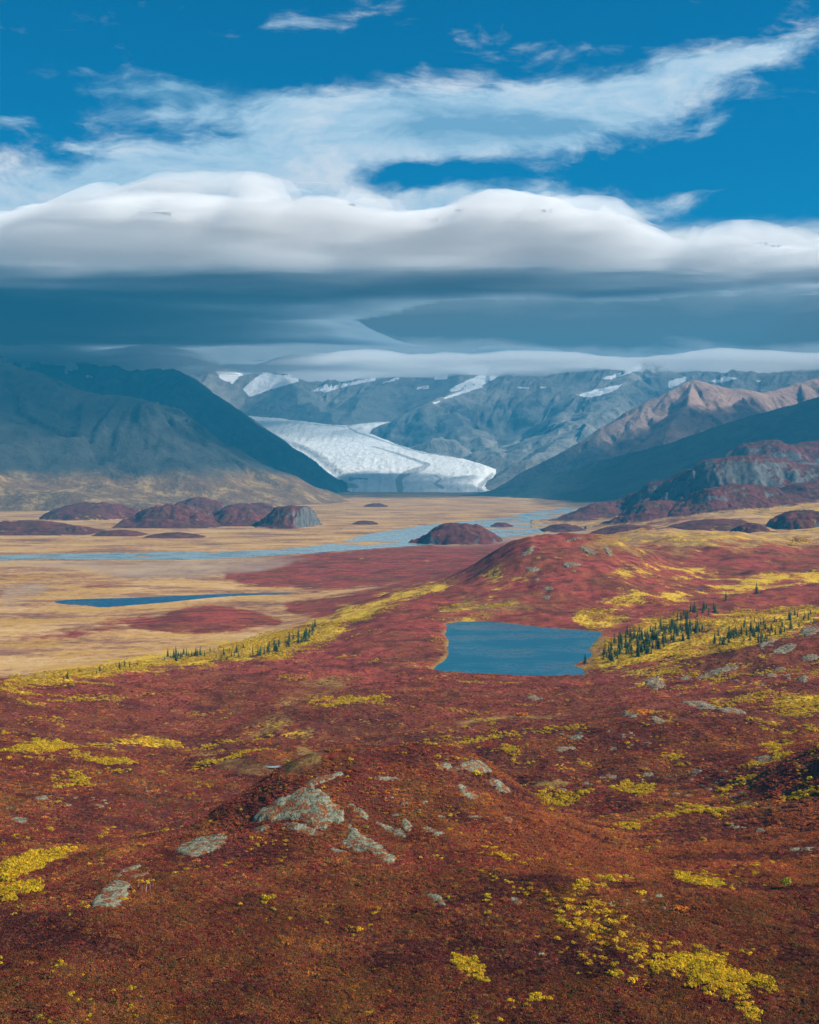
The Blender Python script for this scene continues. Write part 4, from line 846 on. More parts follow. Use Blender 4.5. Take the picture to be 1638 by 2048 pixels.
OUT = [
 ([(490, 1648), (520, 1620), (575, 1590), (620, 1570), (640, 1578), (665, 1602), (692, 1628), (668, 1646), (640, 1664), (600, 1640), (560, 1642), (525, 1642)], 'largest grey rock slab capping the foreground hill', 1.6),
 ([(640, 1600), (668, 1604), (694, 1640), (672, 1652)], 'broken grey rock on the right side of the hill cap slab', 1.2),
 ([(560, 1645), (600, 1646), (652, 1667), (640, 1675), (580, 1662)], 'low broken rock along the foot of the hill cap slab', 1.0),
 ([(688, 1598), (730, 1622), (742, 1640), (715, 1634)], 'thin slanting rock just above the long rock run', .9),
 ([(500, 1660), (530, 1648), (545, 1655), (515, 1668)], 'small rock at the left foot of the hill cap slab', .8),
 ([(655, 1690), (690, 1701), (702, 1709), (665, 1704)], 'thin flat rock left of the long rock run', .7),
 ([(690, 1640), (720, 1665), (760, 1690), (797, 1724), (775, 1732), (740, 1705), (700, 1700), (685, 1682), (700, 1670)], 'long grey rock run descending right from the foreground hill cap', 1.0),
 ([(735, 1634), (790, 1650), (822, 1676), (800, 1676), (770, 1658)], 'grey slab right of the rocky hill cap', .8),
 ([(600, 1572), (640, 1553), (690, 1540), (682, 1553), (640, 1571)], 'thin grey rock edge leading up behind the hill cap', .8),
 ([(345, 1697), (385, 1680), (440, 1666), (456, 1672), (450, 1692), (410, 1710), (370, 1714)], 'flat pale rock slab alone on the left flank of the foreground hill', 1.3),
 ([(172, 1814), (200, 1780), (235, 1760), (263, 1770), (255, 1792), (235, 1813), (205, 1818)], 'lowest pale lichen boulder at the lower left', 1.8),
 ([(216, 1757), (240, 1740), (275, 1729), (284, 1735), (255, 1746), (235, 1758)], 'narrow curved rock just above the lower left boulder', .9),
 ([(256, 1754), (295, 1742), (299, 1750), (270, 1763)], 'small rock plate right of the lower left boulder', .7),
 ([(905, 1536), (940, 1521), (966, 1525), (990, 1546), (970, 1550), (935, 1542)], 'grey rock cap on the right crest of the foreground hill', 1.4),
 ([(973, 1553), (1000, 1560), (1024, 1582), (1010, 1588), (985, 1572)], 'rock band just right of the right crest cap', .9),
 ([(912, 1567), (930, 1569), (936, 1585), (962, 1596), (950, 1602), (925, 1593)], 'grey rock streak below the right crest cap', .8),
 ([(868, 1533), (900, 1525), (905, 1537), (880, 1543)], 'grey rock just left of the right crest cap', .8),
 ([(745, 1550), (790, 1554), (803, 1560), (760, 1564)], 'flat rock on the saddle between the two crest caps', .6),
 ([(848, 1650), (875, 1660), (893, 1669), (870, 1674), (845, 1662)], 'grey rock patch on the slope right of centre', .7),
 ([(800, 1640), (815, 1637), (830, 1660), (812, 1668)], 'grey slab beside the rock patch on the slope', .7),
 ([(1003, 1633), (1025, 1635), (1026, 1646), (1008, 1646)], 'small isolated rock on the right shoulder of the foreground hill', .7),
 ([(848, 1787), (880, 1789), (897, 1811), (885, 1814), (865, 1800)], 'small rock among red shrubs at the bottom centre', .6),
 ([(1018, 1795), (1040, 1797), (1047, 1809), (1025, 1807)], 'small pale rock at the top of the yellow willow patch', .6),
 ([(678, 1684), (700, 1678), (712, 1692), (690, 1700)], 'grey knob at the left foot of the long rock run', .8),
 ([(1512, 1299), (1535, 1282), (1557, 1275), (1553, 1286), (1525, 1301)], 'long tilted grey slab near the right edge behind the lake', 2.2),
 ([(1540, 1304), (1560, 1292), (1594, 1287), (1590, 1299), (1560, 1309)], 'pale slab just below the long tilted slab', 1.8),
 ([(1598, 1264), (1620, 1254), (1640, 1255), (1632, 1268), (1605, 1275)], 'highest tilted slab on the right edge ridge', 2.2),
 ([(1598, 1316), (1630, 1307), (1642, 1318), (1610, 1324)], 'grey slab at the right edge below the tilted slabs', 1.5),
 ([(1288, 1362), (1308, 1354), (1332, 1365), (1322, 1380), (1298, 1374)], 'round grey outcrop in front of the spruce stand', 2.0),
 ([(1390, 1356), (1430, 1338), (1465, 1329), (1482, 1335), (1450, 1343), (1400, 1359)], 'long low rock spine in front of the spruce stand', 1.8),
 ([(1352, 1359), (1385, 1349), (1384, 1358)], 'short flat rock left of the long low spine', 1.0),
 ([(1588, 1362), (1615, 1351), (1613, 1369)], 'dark rock left of the yellow patch at the right edge', 1.4),
 ([(1360, 1411), (1395, 1402), (1430, 1412), (1484, 1421), (1486, 1431), (1440, 1431), (1400, 1416)], 'broken grey ledge across the right middle tundra', 1.5),
 ([(1243, 1426), (1275, 1419), (1282, 1432), (1255, 1436)], 'grey outcrop with orange shrubs on the middle mound', 1.4),
 ([(1298, 1433), (1332, 1440), (1327, 1449), (1305, 1446)], 'grey ledge right of the middle mound top', 1.2),
 ([(1132, 1476), (1170, 1468), (1165, 1478), (1140, 1481)], 'thin pale ledge on the left side of the middle mound', 1.0),
 ([(1045, 1395), (1075, 1390), (1085, 1400), (1060, 1403)], 'small grey ledge below the lake outlet', 1.0),
 ([(1038, 1113), (1056, 1098), (1068, 1091), (1064, 1108)], 'dark cliff on the left end of the red hill behind the lake', 5.0),
 ([(1155, 1093), (1185, 1098), (1197, 1108), (1170, 1109)], 'grey ledge near the top of the red hill behind the lake', 3.0),
 ([(1118, 1131), (1150, 1125), (1166, 1130), (1140, 1139)], 'grey ledge on the front of the red hill behind the lake', 3.0),
 ([(1118, 1080), (1150, 1075), (1168, 1079), (1140, 1084)], 'thin rock cap on the crest of the red hill behind the lake', 2.5),
 ([(1205, 1086), (1220, 1098), (1223, 1113), (1211, 1106)], 'rock rib on the right end of the red hill behind the lake', 3.0),
 ([(1505, 1515), (1545, 1508), (1550, 1525), (1520, 1530)], 'grey scree patch left of the shaded slope', .6)]
for k, (poly, lab, h) in enumerate(OUT): outcrop(poly, lab, h, k * 3.1)
def place_words(poly, px, py):
    P = np.array(poly); fx = (px - P[:, 0].min()) / np.ptp(P[:, 0]); fy = (py - P[:, 1].min()) / np.ptp(P[:, 1])
    return ('far left', 'left', 'middle', 'right', 'far right')[min(4, int(fx * 5))] + ' ' + ('back', 'centre', 'front')[min(2, int(fy * 3))]
def sample_poly(poly, n, seed):
    rs = np.random.RandomState(seed); P = np.array(poly, float); lo, hi = P.min(0), P.max(0); out = []
    while len(out) < n:
        q = lo + rs.rand(400, 2) * (hi - lo); s = poly_sd(q[:, 0], q[:, 1], P); out += [tuple(v) for v in q[s < 0]]
    return out[:n]
for poly, n, sz, lab, grp in [
  ([(1040, 1570), (1180, 1555), (1300, 1538), (1450, 1532), (1515, 1560), (1500, 1592), (1350, 1602), (1180, 1582), (1060, 1588)], 30, .75, 'small grey rock in the rocky band right of the foreground hill', 'rocks in the right rocky band'),
  ([(1420, 1645), (1560, 1640), (1638, 1690), (1638, 1730), (1500, 1665)], 12, .75, 'small grey rock on the right slope below the dark pool', 'rocks on the lower right slope'),
  ([(10, 1600), (200, 1590), (330, 1560), (340, 1580), (200, 1625), (20, 1650)], 14, .9, 'small grey rock on the low left ridge behind the foreground hill', 'rocks on the low left ridge'),
  ([(1100, 1470), (1300, 1455), (1330, 1480), (1250, 1500), (1120, 1500)], 12, .8, 'small pale rock on the face of the middle mound', 'rocks on the middle mound'),
  ([(1380, 1370), (1600, 1330), (1630, 1370), (1450, 1400)], 10, .8, 'small grey rock among red shrubs right of the spruce stand', 'rocks right of the spruce stand'),
  ([(1180, 1800), (1340, 1790), (1350, 1830), (1200, 1815)], 8, .6, 'small pale rock above the yellow willow patch', 'rocks above the willow patch'),
  ([(960, 1890), (1110, 1880), (1130, 1960), (1060, 1950)], 7, .5, 'small pale rock left of the yellow willow patch', 'rocks left of the willow patch'),
  ([(720, 1575), (1000, 1600), (960, 1700), (800, 1640)], 12, .6, 'small grey rock scattered between the two rocky crests', 'rocks between the crests'),
  ([(1020, 1230), (1060, 1100), (1180, 1100), (1130, 1230)], 6, 1.0, 'small grey rock below the rocky hill by the lake', 'rocks below the rocky hill')]:
    rs = np.random.RandomState(len(lab))
    for k, (px, py) in enumerate(sample_poly(poly, n, len(lab))):
        a = np.linspace(0, 2 * np.pi, 7, endpoint=False) + rs.rand(); w = sz * (6 + 15 * rs.rand() ** 2); r = .6 + .6 * rs.rand(7)
        outcrop([(px + w * r[i] * math.cos(a[i]), py + .36 * w * r[i] * math.sin(a[i])) for i in range(7)], (lab if w < 10 * sz else lab.replace('small ', 'larger ')) + ', ' + place_words(poly, px, py), .35 + .4 * rs.rand(), k * 1.7 + n, grp, 26)

# ------------------------------------------------------------------ spruces
def leaf_material(name, c0, c1, inst=False, trans=.25, obj=False):
    m, t, out = material(name)
    geo = t.new('ShaderNodeNewGeometry')
    n = t.noise(geo.outputs['Position'], .9, 3, .6)
    if inst:
        a = t.attr('tone', 'INSTANCER').outputs['Color']; mul = t.new('ShaderNodeMix', data_type='RGBA', blend_type='MULTIPLY'); mul.inputs[0].default_value = 1
        t.l.new(a, mul.inputs[6]); t.put(mul.inputs[7], t.ramp(n, [(.25, (.8, .8, .8)), (.75, (1.2, 1.2, 1.2))])); c = mul.outputs[2]
    else:
        if obj:
            oi = t.new('ShaderNodeObjectInfo'); n = t.m('ADD', t.m('MULTIPLY', n, .5), t.m('MULTIPLY', oi.outputs['Random'], .5))
        c = t.ramp(n, [(.2, c0), (.8, c1)])
    d = t.new('ShaderNodeBsdfDiffuse'); tr = t.new('ShaderNodeBsdfTranslucent'); mx = t.new('ShaderNodeMixShader'); mx.inputs[0].default_value = trans
    t.l.new(c, d.inputs[0]); t.l.new(c, tr.inputs[0]); t.l.new(d.outputs[0], mx.inputs[1]); t.l.new(tr.outputs[0], mx.inputs[2]); t.l.new(mx.outputs[0], out.inputs['Surface'])
    return m
M_NEEDLE = leaf_material('spruce_needles', (.018, .045, .020), (.060, .100, .042), trans=.12, obj=True)
mb, t, out = material('spruce_bark'); surface(t, out, t.ramp(t.noise(t.new('ShaderNodeNewGeometry').outputs['Position'], 3.0), [(.3, (.05, .035, .025)), (.7, (.12, .09, .07))]))
def spruce_meshes(seed):
    rs = random.Random(seed); v, f = [], []
    H = 1.0; tiers = 15
    for k in range(tiers):
        u = k / (tiers - 1); z = .06 + .92 * u; R = (.235 * (1 - u) ** .75 + .018) * rs.uniform(.75, 1.2); nb = 8 if u < .6 else 6
        a0 = rs.random() * 6.28
        for b in range(nb):
            a = a0 + 6.283 * b / nb + rs.uniform(-.25, .25); r = R * rs.uniform(.65, 1.25); dz = -.35 * r - .012; w = .050 * (1 - .55 * u) * rs.uniform(.8, 1.3)
            ca, sa = math.cos(a), math.sin(a); i = len(v)
            v += [(0, 0, z + .02), (.55 * r * ca - w * sa, .55 * r * sa + w * ca, z + dz * .4), (r * ca, r * sa, z + dz), (.55 * r * ca + w * sa, .55 * r * sa - w * ca, z + dz * .4 - .018)]
            f += [(i, i + 1, i + 2, i + 3)]
    i = len(v); v += [(.008, 0, .93), (-.008, .006, .93), (0, -.008, .93), (0, 0, 1.02)]; f += [(i, i + 1, i + 3, i + 3), (i + 1, i + 2, i + 3, i + 3), (i + 2, i, i + 3, i + 3)]
    crown = bpy.data.meshes.new('crown'); crown.from_pydata(v, [], [tuple(dict.fromkeys(q)) for q in f]); crown.materials.append(M_NEEDLE)
    tv, tf = [], []
    for k, (z, r) in enumerate([(-.05, .022), (.10, .017), (.5, .010), (.95, .003)]):
        for a in range(6): tv.append((r * math.cos(a * 1.047), r * math.sin(a * 1.047), z))
    for k in range(3):
        for a in range(6): tf.append((k * 6 + a, k * 6 + (a + 1) % 6, k * 6 + 6 + (a + 1) % 6, k * 6 + 6 + a))
    trunk = bpy.data.meshes.new('trunk'); trunk.from_pydata(tv, [], tf); trunk.materials.append(mb)
    return crown, trunk
SPR = [spruce_meshes(s) for s in range(6)]
def spruce(px, py, hpx, label, group, k):
    p = hit(px, py); e = bpy.data.objects.new('spruce_tree', None); col.objects.link(e); e.empty_display_size = 1.0
    h = hpx * 1.12 / F * p[1]; e.location = p; e.scale = (h * rng.uniform(.7, 1.45),) * 2 + (h,); e.rotation_euler = (rng.uniform(-.06, .06), rng.uniform(-.06, .06), rng.uniform(0, 6.28))
    for nm, me in zip(('crown', 'trunk'), SPR[k % 6]):
        o = bpy.data.objects.new(nm, me); col.objects.link(o); o.parent = e
    return tag(e, label, 'tree', group)
STANDS = [
 ([(1200, 1318), (1212, 1292), (1260, 1266), (1330, 1256), (1402, 1246), (1412, 1262), (1380, 1278), (1330, 1298), (1290, 1312), (1230, 1326)], 150, (12, 21), 'dark spruce in the dense stand right of the lake', 'spruces of the dense stand by the lake'),
 ([(1418, 1290), (1440, 1272), (1500, 1262), (1575, 1262), (1535, 1284), (1440, 1292)], 44, (11, 21), 'dark spruce in the grove on the right yellow belt', 'spruces of the right grove'),
 ([(1330, 1246), (1365, 1232), (1400, 1214), (1445, 1196), (1440, 1226), (1380, 1246)], 20, (10, 20), 'dark spruce in the loose line behind the main stand', 'spruces of the loose line behind the stand'),
 ([(300, 1327), (345, 1308), (420, 1302), (432, 1312), (345, 1324)], 26, (9, 19), 'dark spruce in the left clump on the yellow belt', 'spruces of the left clump'),
 ([(492, 1312), (540, 1290), (600, 1272), (636, 1258), (626, 1278), (560, 1304), (512, 1314)], 40, (10, 20), 'dark spruce in the denser upper clump of the left belt', 'spruces of the denser left clump'),
 ([(20, 1378), (150, 1352), (290, 1324), (290, 1332), (150, 1360)], 10, (7, 15), 'spruce scattered low on the left yellow belt', 'spruces scattered low on the left belt'),
 ([(430, 1312), (490, 1296), (490, 1318), (430, 1326)], 12, (7, 17), 'spruce scattered between the two left clumps', 'spruces between the left clumps'),
 ([(1400, 1268), (1560, 1232), (1638, 1228), (1630, 1250), (1440, 1285)], 30, (8, 18), 'spruce scattered on open scrub above the right grove', 'spruces scattered on the right belt')]
kk = 0
for poly, n, (h0, h1), lab, grp in STANDS:
    for px, py in sample_poly(poly, n, n + 5):
        hh = h0 + (h1 - h0) * rng.rand() ** 1.5; tall = ('short', 'medium high', 'tall')[min(2, int((hh - h0) / (h1 - h0) * 2.999))]
        spruce(px, py, hh, lab.replace('dark spruce', tall + ' dark spruce').replace('spruce scattered', tall + ' spruce scattered') + ', ' + place_words(poly, px, py), grp, kk); kk += 1
for px, py, h, lab in [(1170, 1327, 18, 'lone spruce on the small point at the right shore of the lake'), (1513, 1187, 20, 'lone tall spruce on the red slope high above the right stand'),
    (1452, 1200, 16, 'topmost spruce of the line behind the stand'), (239, 1340, 17, 'tallest lone spruce on the low left yellow belt'), (127, 1362, 11, 'lone short spruce near the left end of the yellow belt'),
    (630, 1254, 15, 'last spruce at the upper right end of the left belt'), (1582, 1258, 24, 'slender lone spruce at the right end of the yellow belt'), (1598, 1254, 13, 'short spruce beside the slender one at the right end'), (952, 1197, 9, 'tiny lone spruce on the rise left behind the lake')]:
    spruce(px, py, h, lab, None, kk); kk += 1

# ------------------------------------------------------------------ shrubs
def shrub_mesh(name, seed, n, R, Hh, size, mat, stems=False):
    rs = np.random.RandomState(seed); v, f = [], []
    lobes = [(rs.uniform(-.62, .62) * R, rs.uniform(-.62, .62) * R, rs.uniform(.3, .75) * Hh, rs.uniform(.40, .62) * R) for _ in range(5)]
    for k in range(n):
        lx, ly, lz, lr = lobes[k % 5]; d = rs.normal(size=3); d[2] = abs(d[2]) * .9 + .05; d /= np.linalg.norm(d); r = lr * rs.uniform(.75, 1.08)
        c = np.array([lx, ly, lz * .6]) + d * r * np.array([1, 1, .75 * Hh / R]); c[2] = max(c[2], .03)
        nrm = d + rs.normal(size=3) * .45; nrm /= np.linalg.norm(nrm); a = np.cross(nrm, rs.normal(size=3)); a /= np.linalg.norm(a); b = np.cross(nrm, a); s = size * rs.uniform(.6, 1.4)
        i = len(v); v += [tuple(c + a * s), tuple(c + b * s * .8), tuple(c - a * s), tuple(c - b * s * .8)]; f.append((i, i + 1, i + 2, i + 3))
    me = bpy.data.meshes.new(name); me.from_pydata(v, [], f); me.materials.append(mat); return me
M_BIRCH = leaf_material('birch_leaves', None, None, True, .40)
M_WILLOW = leaf_material('willow_leaves', (.46, .25, .012), (.80, .53, .030), trans=.40, obj=True)
BIRCH = [shrub_mesh('dwarf_birch_clump', 50 + s, 60, .80, .50, .13, M_BIRCH) for s in range(6)]
def scatter(name, label, pts, scl, tone, protos):
    """ground cover nobody could count: one object whose points carry shared shrub meshes"""
    n = len(pts); me = bpy.data.meshes.new(name); me.vertices.add(n); me.vertices.foreach_set('co', np.asarray(pts, np.float32).ravel())
    for an, ty, dat in (('scl', 'FLOAT', scl), ('rot', 'FLOAT', np.random.RandomState(n).rand(n) * 6.283), ('pick', 'INT', np.arange(n) % len(protos))):
        at = me.attributes.new(an, ty, 'POINT'); at.data.foreach_set('value', np.asarray(dat, np.float32 if ty == 'FLOAT' else np.int32))
    at = me.attributes.new('tone', 'FLOAT_COLOR', 'POINT'); at.data.foreach_set('color', np.concatenate([tone, np.ones((n, 1))], 1).astype(np.float32).ravel())
    o = bpy.data.objects.new(name, me); col.objects.link(o)
    ng = bpy.data.node_groups.new(name, 'GeometryNodeTree'); ng.interface.new_socket('Geometry', in_out='INPUT', socket_type='NodeSocketGeometry'); ng.interface.new_socket('Geometry', in_out='OUTPUT', socket_type='NodeSocketGeometry')
    N = ng.nodes; L = ng.links; gi = N.new('NodeGroupInput'); go = N.new('NodeGroupOutput')
    join = N.new('GeometryNodeJoinGeometry'); iop = N.new('GeometryNodeInstanceOnPoints')
    def named(nm, ty):
        q = N.new('GeometryNodeInputNamedAttribute'); q.data_type = ty; q.inputs['Name'].default_value = nm; return q.outputs['Attribute']
    src = []
    for pm in protos:
        mi = N.new('GeometryNodeObjectInfo'); mi.inputs['Object'].default_value = PROTO[pm.name]; mi.inputs['As Instance'].default_value = True; src.append(mi.outputs['Geometry'])
    for s_ in reversed(src): L.new(s_, join.inputs[0])
    L.new(gi.outputs[0], iop.inputs['Points']); L.new(join.outputs[0], iop.inputs['Instance']); iop.inputs['Pick Instance'].default_value = True
    L.new(named('pick', 'INT'), iop.inputs['Instance Index'])
    cx = N.new('ShaderNodeCombineXYZ'); L.new(named('rot', 'FLOAT'), cx.inputs[2]); L.new(cx.outputs[0], iop.inputs['Rotation'])
    L.new(named('scl', 'FLOAT'), iop.inputs['Scale']); L.new(iop.outputs[0], go.inputs[0])
    md = o.modifiers.new('scatter', 'NODES'); md.node_group = ng
    return tag(o, label, kind='stuff')
PROTO = {}
for me_ in BIRCH: PROTO[me_.name] = bpy.data.objects.new(me_.name, me_)
WCLUMP = [shrub_mesh('willow_clump', 90 + s, 60, .85, .95, .16, M_BIRCH) for s in range(4)]
for me_ in WCLUMP: PROTO[me_.name] = bpy.data.objects.new(me_.name, me_)

def near_rock(x, y):
    r = np.zeros(len(x), bool)
    for P in ROCKS:
        lo, hi = P.min(0), P.max(0); m = (x > lo[0]) & (x < hi[0]) & (y > lo[1]) & (y < hi[1])
        if m.any(): r[m] |= poly_sd(x[m], y[m], P) < -.15
    return r
def tones(x, y, rs):
    n = len(x); a = fbm(x / 32, y / 42, 4, .55, 14.0); b = fbm(x / 9, y / 11, 3, .55, 3.0); q = rs.rand(n)
    pal = np.array([(.145, .025, .019), (.128, .036, .018), (.20, .064, .017), (.115, .070, .020), (.29, .115, .018), (.058, .018, .016)])
    s = a * 1.5 + b * .9 + (q - .5) * .8
    idx = np.select([s < -.55, s < -.12, s < .28, s < .55, s < .80], [5, 0, 1, 2, 3], 4)
    idx = np.where(rs.rand(n) < .07, 4, idx); idx = np.where(rs.rand(n) < .10, 3, idx)
    idx = np.where((rs.rand(n) < .55 * sstep(y, 300, 340) * (1 - sstep(y, 440, 480)) * sstep(x, 0, 40)), 2, idx)  # more rust on the hill's right front, its sunlit look put into colour
    idx = np.where((rs.rand(n) < .35) & (y < 330), np.where(rs.rand(n) < .4, 3, 2), idx)
    dim = .66 + .38 * sstep(y, 250, 380)  # nearest shrubs darkened, a vignette falloff put into their colour
    hol_shade = fbm(x * .4 / 26, y / 26, 4, .6, 57.0); idx = np.where((hol_shade < -.16) & (rs.rand(n) < .7), 5, idx)  # darkest tone in noise streaks, imitating shaded hollows by shrub colour
    c = pal[idx] * .75 + pal[1] * .25
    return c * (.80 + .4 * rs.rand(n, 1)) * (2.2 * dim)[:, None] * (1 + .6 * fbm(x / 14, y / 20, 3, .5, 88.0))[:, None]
def field(n, D0, D1, seed):
    rs = np.random.RandomState(seed); D = np.sqrt(D0 ** 2 + rs.rand(n) * (D1 ** 2 - D0 ** 2)); px = rs.uniform(-420, 2060, n); x = (px - 819) / F * D; y = D
    z = G(x, y); ga = ground_attrs(x, y, z); return rs, x, y, z, ga
bp, bs_, bt_, wp, ws_, wt_ = [], [], [], [], [], []
for n, D0, D1, s0, s1, sd_ in [(160000, 205, 400, .5, 1.0, 1), (98000, 400, 640, .7, 1.25, 2), (52000, 640, 950, .8, 1.3, 3), (60000, 950, 1500, 1.0, 1.7, 4)]:
    rs, x, y, z, ga = field(n, D0, D1, sd_)
    ny_ = fbm(x / (30 if D1 < 700 else 60), y / 40, 5, .62, 33.0)
    isy = (ga['yel'] + 1.9 * ny_ + .35 * (rs.rand(n) - .5) > (.86 if D1 < 420 else .72))
    isy |= rs.rand(n) < (.022 if D1 < 700 else .002) * sstep(fbm(x / 26, y / 34, 4, .6, 71.0), .10, .40)
    bare = (ga['tan'] > .2) & (ga['tan'] + .9 * fbm(x / 20, y / 26, 4, .6, 9.0) > .5) & ~isy
    lk = np.zeros(n, bool); m = (y > 950) & (y < 1420)
    if m.any(): lk[m] = poly_sd(x[m], y[m], LAKE) < 3
    ok = ~near_rock(x, y) & ~lk & (z > 6)
    k = ok & ~isy & ~bare & (rs.rand(n) > sstep(y, 650, 1350)); sc = (s0 + (s1 - s0) * rs.rand(n) ** 1.6) * np.where(rs.rand(n) < .05, 1.7, 1.0)
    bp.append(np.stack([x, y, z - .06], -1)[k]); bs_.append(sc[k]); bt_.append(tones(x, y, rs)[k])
    k = ok & isy; tone = np.array([(.62, .365, .018)]) * (.7 + .55 * rs.rand(n, 1)) * (1 + np.array([(-.18, .06, .2)]) * rs.rand(n, 1))
    wp.append(np.stack([x, y, z - .06], -1)[k]); ws_.append((sc * 1.05)[k]); wt_.append(tone[k])
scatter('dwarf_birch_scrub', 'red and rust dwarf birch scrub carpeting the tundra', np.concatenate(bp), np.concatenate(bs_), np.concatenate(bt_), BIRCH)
scatter('willow_scrub', 'yellow willow scrub growing in belts and specks across the tundra', np.concatenate(wp), np.concatenate(ws_), np.concatenate(wt_), WCLUMP)

# single willow bushes that can be picked out in the foreground
def willow_bush_mesh(seed): return shrub_mesh('willow_bush', seed, 150, 1.0, .85, .13, M_WILLOW)
WB = [willow_bush_mesh(200 + s) for s in range(6)]
def bush(px, py, wpx, label, group, k, mesh=None, tall=1.0, name='willow_bush', cat='bush'):
    p = hit(px, py); o = bpy.data.objects.new(name, mesh or WB[k % 6]); col.objects.link(o)
    r = wpx / F * p[1] * .62; o.location = (p[0], p[1], p[2] - .05); o.scale = (r, r * rng.uniform(.8, 1.2), r * rng.uniform(.75, 1.0) * tall); o.rotation_euler = (0, 0, rng.uniform(0, 6.28))
    return tag(o, label, cat, group)
PATCH = [
 ([(1120, 1835), (1180, 1842), (1230, 1862), (1330, 1880), (1360, 1905), (1300, 1925), (1200, 1890), (1150, 1870)], 62, (7, 18), 'yellow willow bush in the middle of the big lower patch', 'willows in the middle of the big patch'),
 ([(1320, 1885), (1430, 1895), (1480, 1940), (1520, 1975), (1430, 2000), (1350, 1955)], 44, (7, 17), 'yellow willow bush at the lower right end of the big patch', 'willows at the lower end of the big patch'),
 ([(1085, 1775), (1150, 1780), (1230, 1815), (1240, 1850), (1160, 1835), (1090, 1800)], 34, (9, 20), 'yellow willow bush at the upper end of the big patch', 'willows at the upper end of the big patch'),
 ([(1060, 1870), (1140, 1875), (1290, 1945), (1340, 1975), (1260, 1965), (1120, 1905)], 30, (6, 15), 'yellow willow bush in the loose lower edge of the big patch', 'willows at the lower edge of the big patch'),
 ([(898, 1908), (920, 1908), (975, 1962), (950, 1965), (905, 1928)], 14, (10, 20), 'yellow willow bush in the diagonal row left of the big patch', 'willows in the short diagonal row'),
 ([(960, 1695), (985, 1693), (1028, 1718), (1015, 1724), (975, 1710)], 14, (8, 16), 'yellow willow bush in the clump on the foreground hill shoulder', 'willows on the hill shoulder'),
 ([(1355, 1748), (1385, 1748), (1450, 1772), (1445, 1782), (1395, 1772)], 13, (9, 18), 'yellow willow bush in the short row right of the slope rocks', 'willows in the bright short row'),
 ([(20, 1728), (80, 1705), (155, 1688), (165, 1695), (80, 1732), (25, 1745)], 30, (9, 20), 'yellow green willow bush in the streak at the left edge', 'willows in the left streak'),
 ([(0, 1745), (20, 1735), (60, 1740), (0, 1765)], 8, (9, 17), 'yellow willow bush at the lower end of the left edge streak', 'willows low in the left streak'),
 ([(190, 1672), (235, 1645), (240, 1650), (195, 1680)], 7, (8, 14), 'yellow willow bush in the thin row above the left slab', 'willows in the thin left row'),
 ([(940, 1730), (1000, 1740), (1080, 1790), (1060, 1800), (980, 1765)], 18, (7, 14), 'yellow willow bush scattered between hill shoulder and big patch', 'willows between shoulder and patch'),
 ([(730, 1630), (830, 1660), (1000, 1700), (1040, 1660), (900, 1610)], 16, (6, 11), 'small golden willow bush among the rocks of the foreground hill', 'small willows among the hill rocks'),
 ([(1060, 1988), (1098, 1995), (1095, 2006), (1065, 2003)], 6, (12, 20), 'yellow willow bush in the lone clump at the bottom centre right', 'willows in the bottom clump')]
kk = 0
for poly, n, (w0, w1), lab, grp in PATCH:
    for px, py in sample_poly(poly, n, n + 3):
        ww = w0 + (w1 - w0) * rng.rand() ** 1.4
        bush(px, py, ww, lab.replace('willow bush', ('low', 'middling', 'wide')[min(2, int((ww - w0) / (w1 - w0) * 2.999))] + ' willow bush') + ', ' + place_words(poly, px, py), grp, kk); kk += 1
M_ORANGE = leaf_material('orange_leaves', (.42, .11, .012), (.62, .20, .02), trans=.3)
M_LIME = leaf_material('lime_leaves', (.20, .20, .012), (.46, .44, .03), trans=.3)
OB = shrub_mesh('orange_bush', 301, 150, 1.0, .85, .13, M_ORANGE); LB = shrub_mesh('lime_willow', 302, 190, .8, 1.1, .11, M_LIME)
bush(1355, 1822, 26, 'bright orange bush above the big yellow willow patch', None, 0, OB, 1.0)
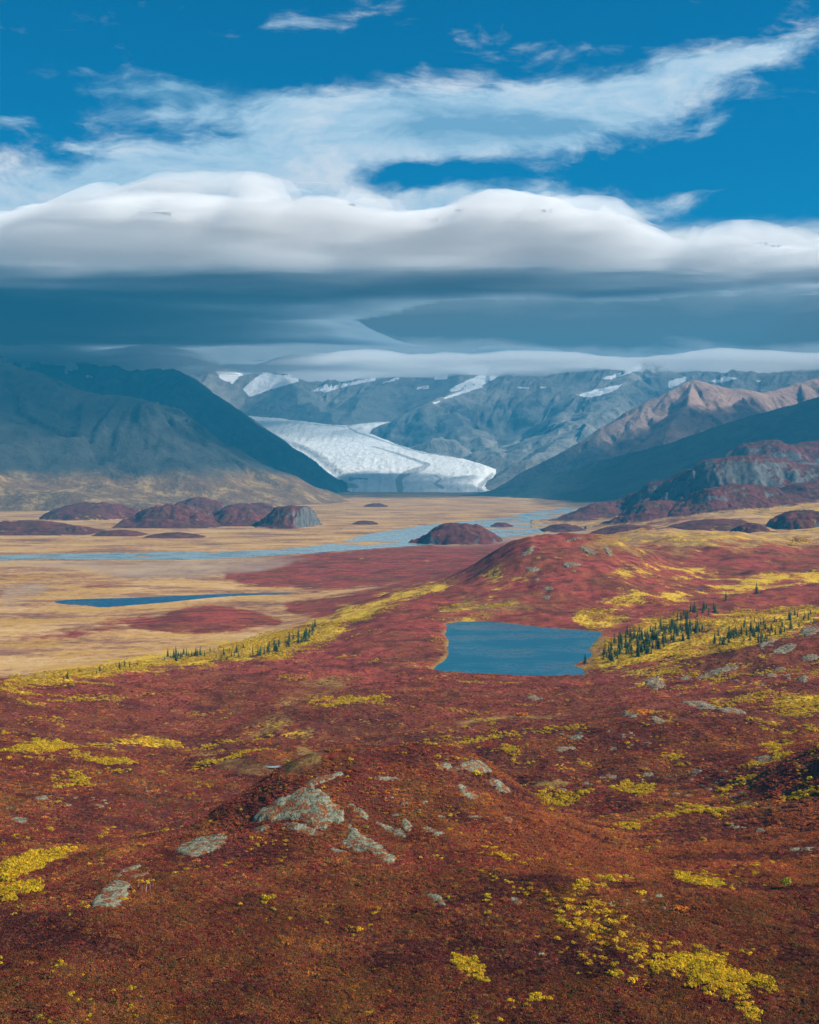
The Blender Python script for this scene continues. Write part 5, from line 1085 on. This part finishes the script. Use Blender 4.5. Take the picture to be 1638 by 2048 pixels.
bush(1250, 1838, 16, 'round yellow bush beside pale rocks above the big patch', None, 0, None, 1.0)
bush(1284, 1787, 18, 'round golden bush standing alone above the orange bush', None, 1)
bush(1572, 1776, 26, 'tall yellow green willow on the dark red slope at the right edge', None, 0, LB, 2.2)
bush(732, 1657, 12, 'yellow green bush against the rock right of the hill cap', None, 0, LB, 1.3)
bush(917, 1726, 10, 'small green bush below the right crest rocks', None, 0, LB)
bush(896, 1796, 14, 'small lime green bush beside the bottom centre rock', None, 0, LB)
bush(1045, 1430, 26, 'orange brown bush in the right middle tundra', None, 0, OB, .6)
bush(1285, 1428, 40, 'orange brown bush behind the middle mound outcrop', None, 0, OB, .5)
bush(1580, 1090, 22, 'left golden willow of the bright pair on the far right slope', None, 0, None, .9)
bush(1606, 1086, 34, 'right golden willow of the bright pair on the far right slope', None, 2, None, .7)
# saplings beside the lower left boulder
SM = shrub_mesh('crown', 310, 60, .28, .5, .06, M_WILLOW)
ST = bpy.data.meshes.new('stem'); ST.from_pydata([(-.02, -.02, 0), (.02, -.02, 0), (.02, .02, 0), (-.02, .02, 0), (-.008, -.008, 1.2), (.008, -.008, 1.2), (.008, .008, 1.2), (-.008, .008, 1.2)], [], [(0, 1, 5, 4), (1, 2, 6, 5), (2, 3, 7, 6), (3, 0, 4, 7)])
mst, t, out = material('pale_stem'); surface(t, out, (.42, .36, .30)); ST.materials.append(mst)
for k, (px, py, h) in enumerate([(284, 1782, 26), (292, 1786, 30), (300, 1780, 27), (276, 1776, 22), (306, 1776, 22)]):
    p = hit(px, py); e = bpy.data.objects.new('birch_sapling', None); col.objects.link(e); e.location = p; s = h / F * p[1] / 1.7; e.scale = (s * 1.3, s * 1.3, s); e.rotation_euler = (0, rng.uniform(-.1, .1), rng.uniform(0, 6.28))
    c = bpy.data.objects.new('crown', SM); s_ = bpy.data.objects.new('stem', ST)
    for o in (c, s_): col.objects.link(o); o.parent = e
    c.location = (0, 0, 1.0)
    tag(e, 'thin yellow sapling with pale stem right of the lower left boulder', 'sapling', 'saplings by the lower left boulder')
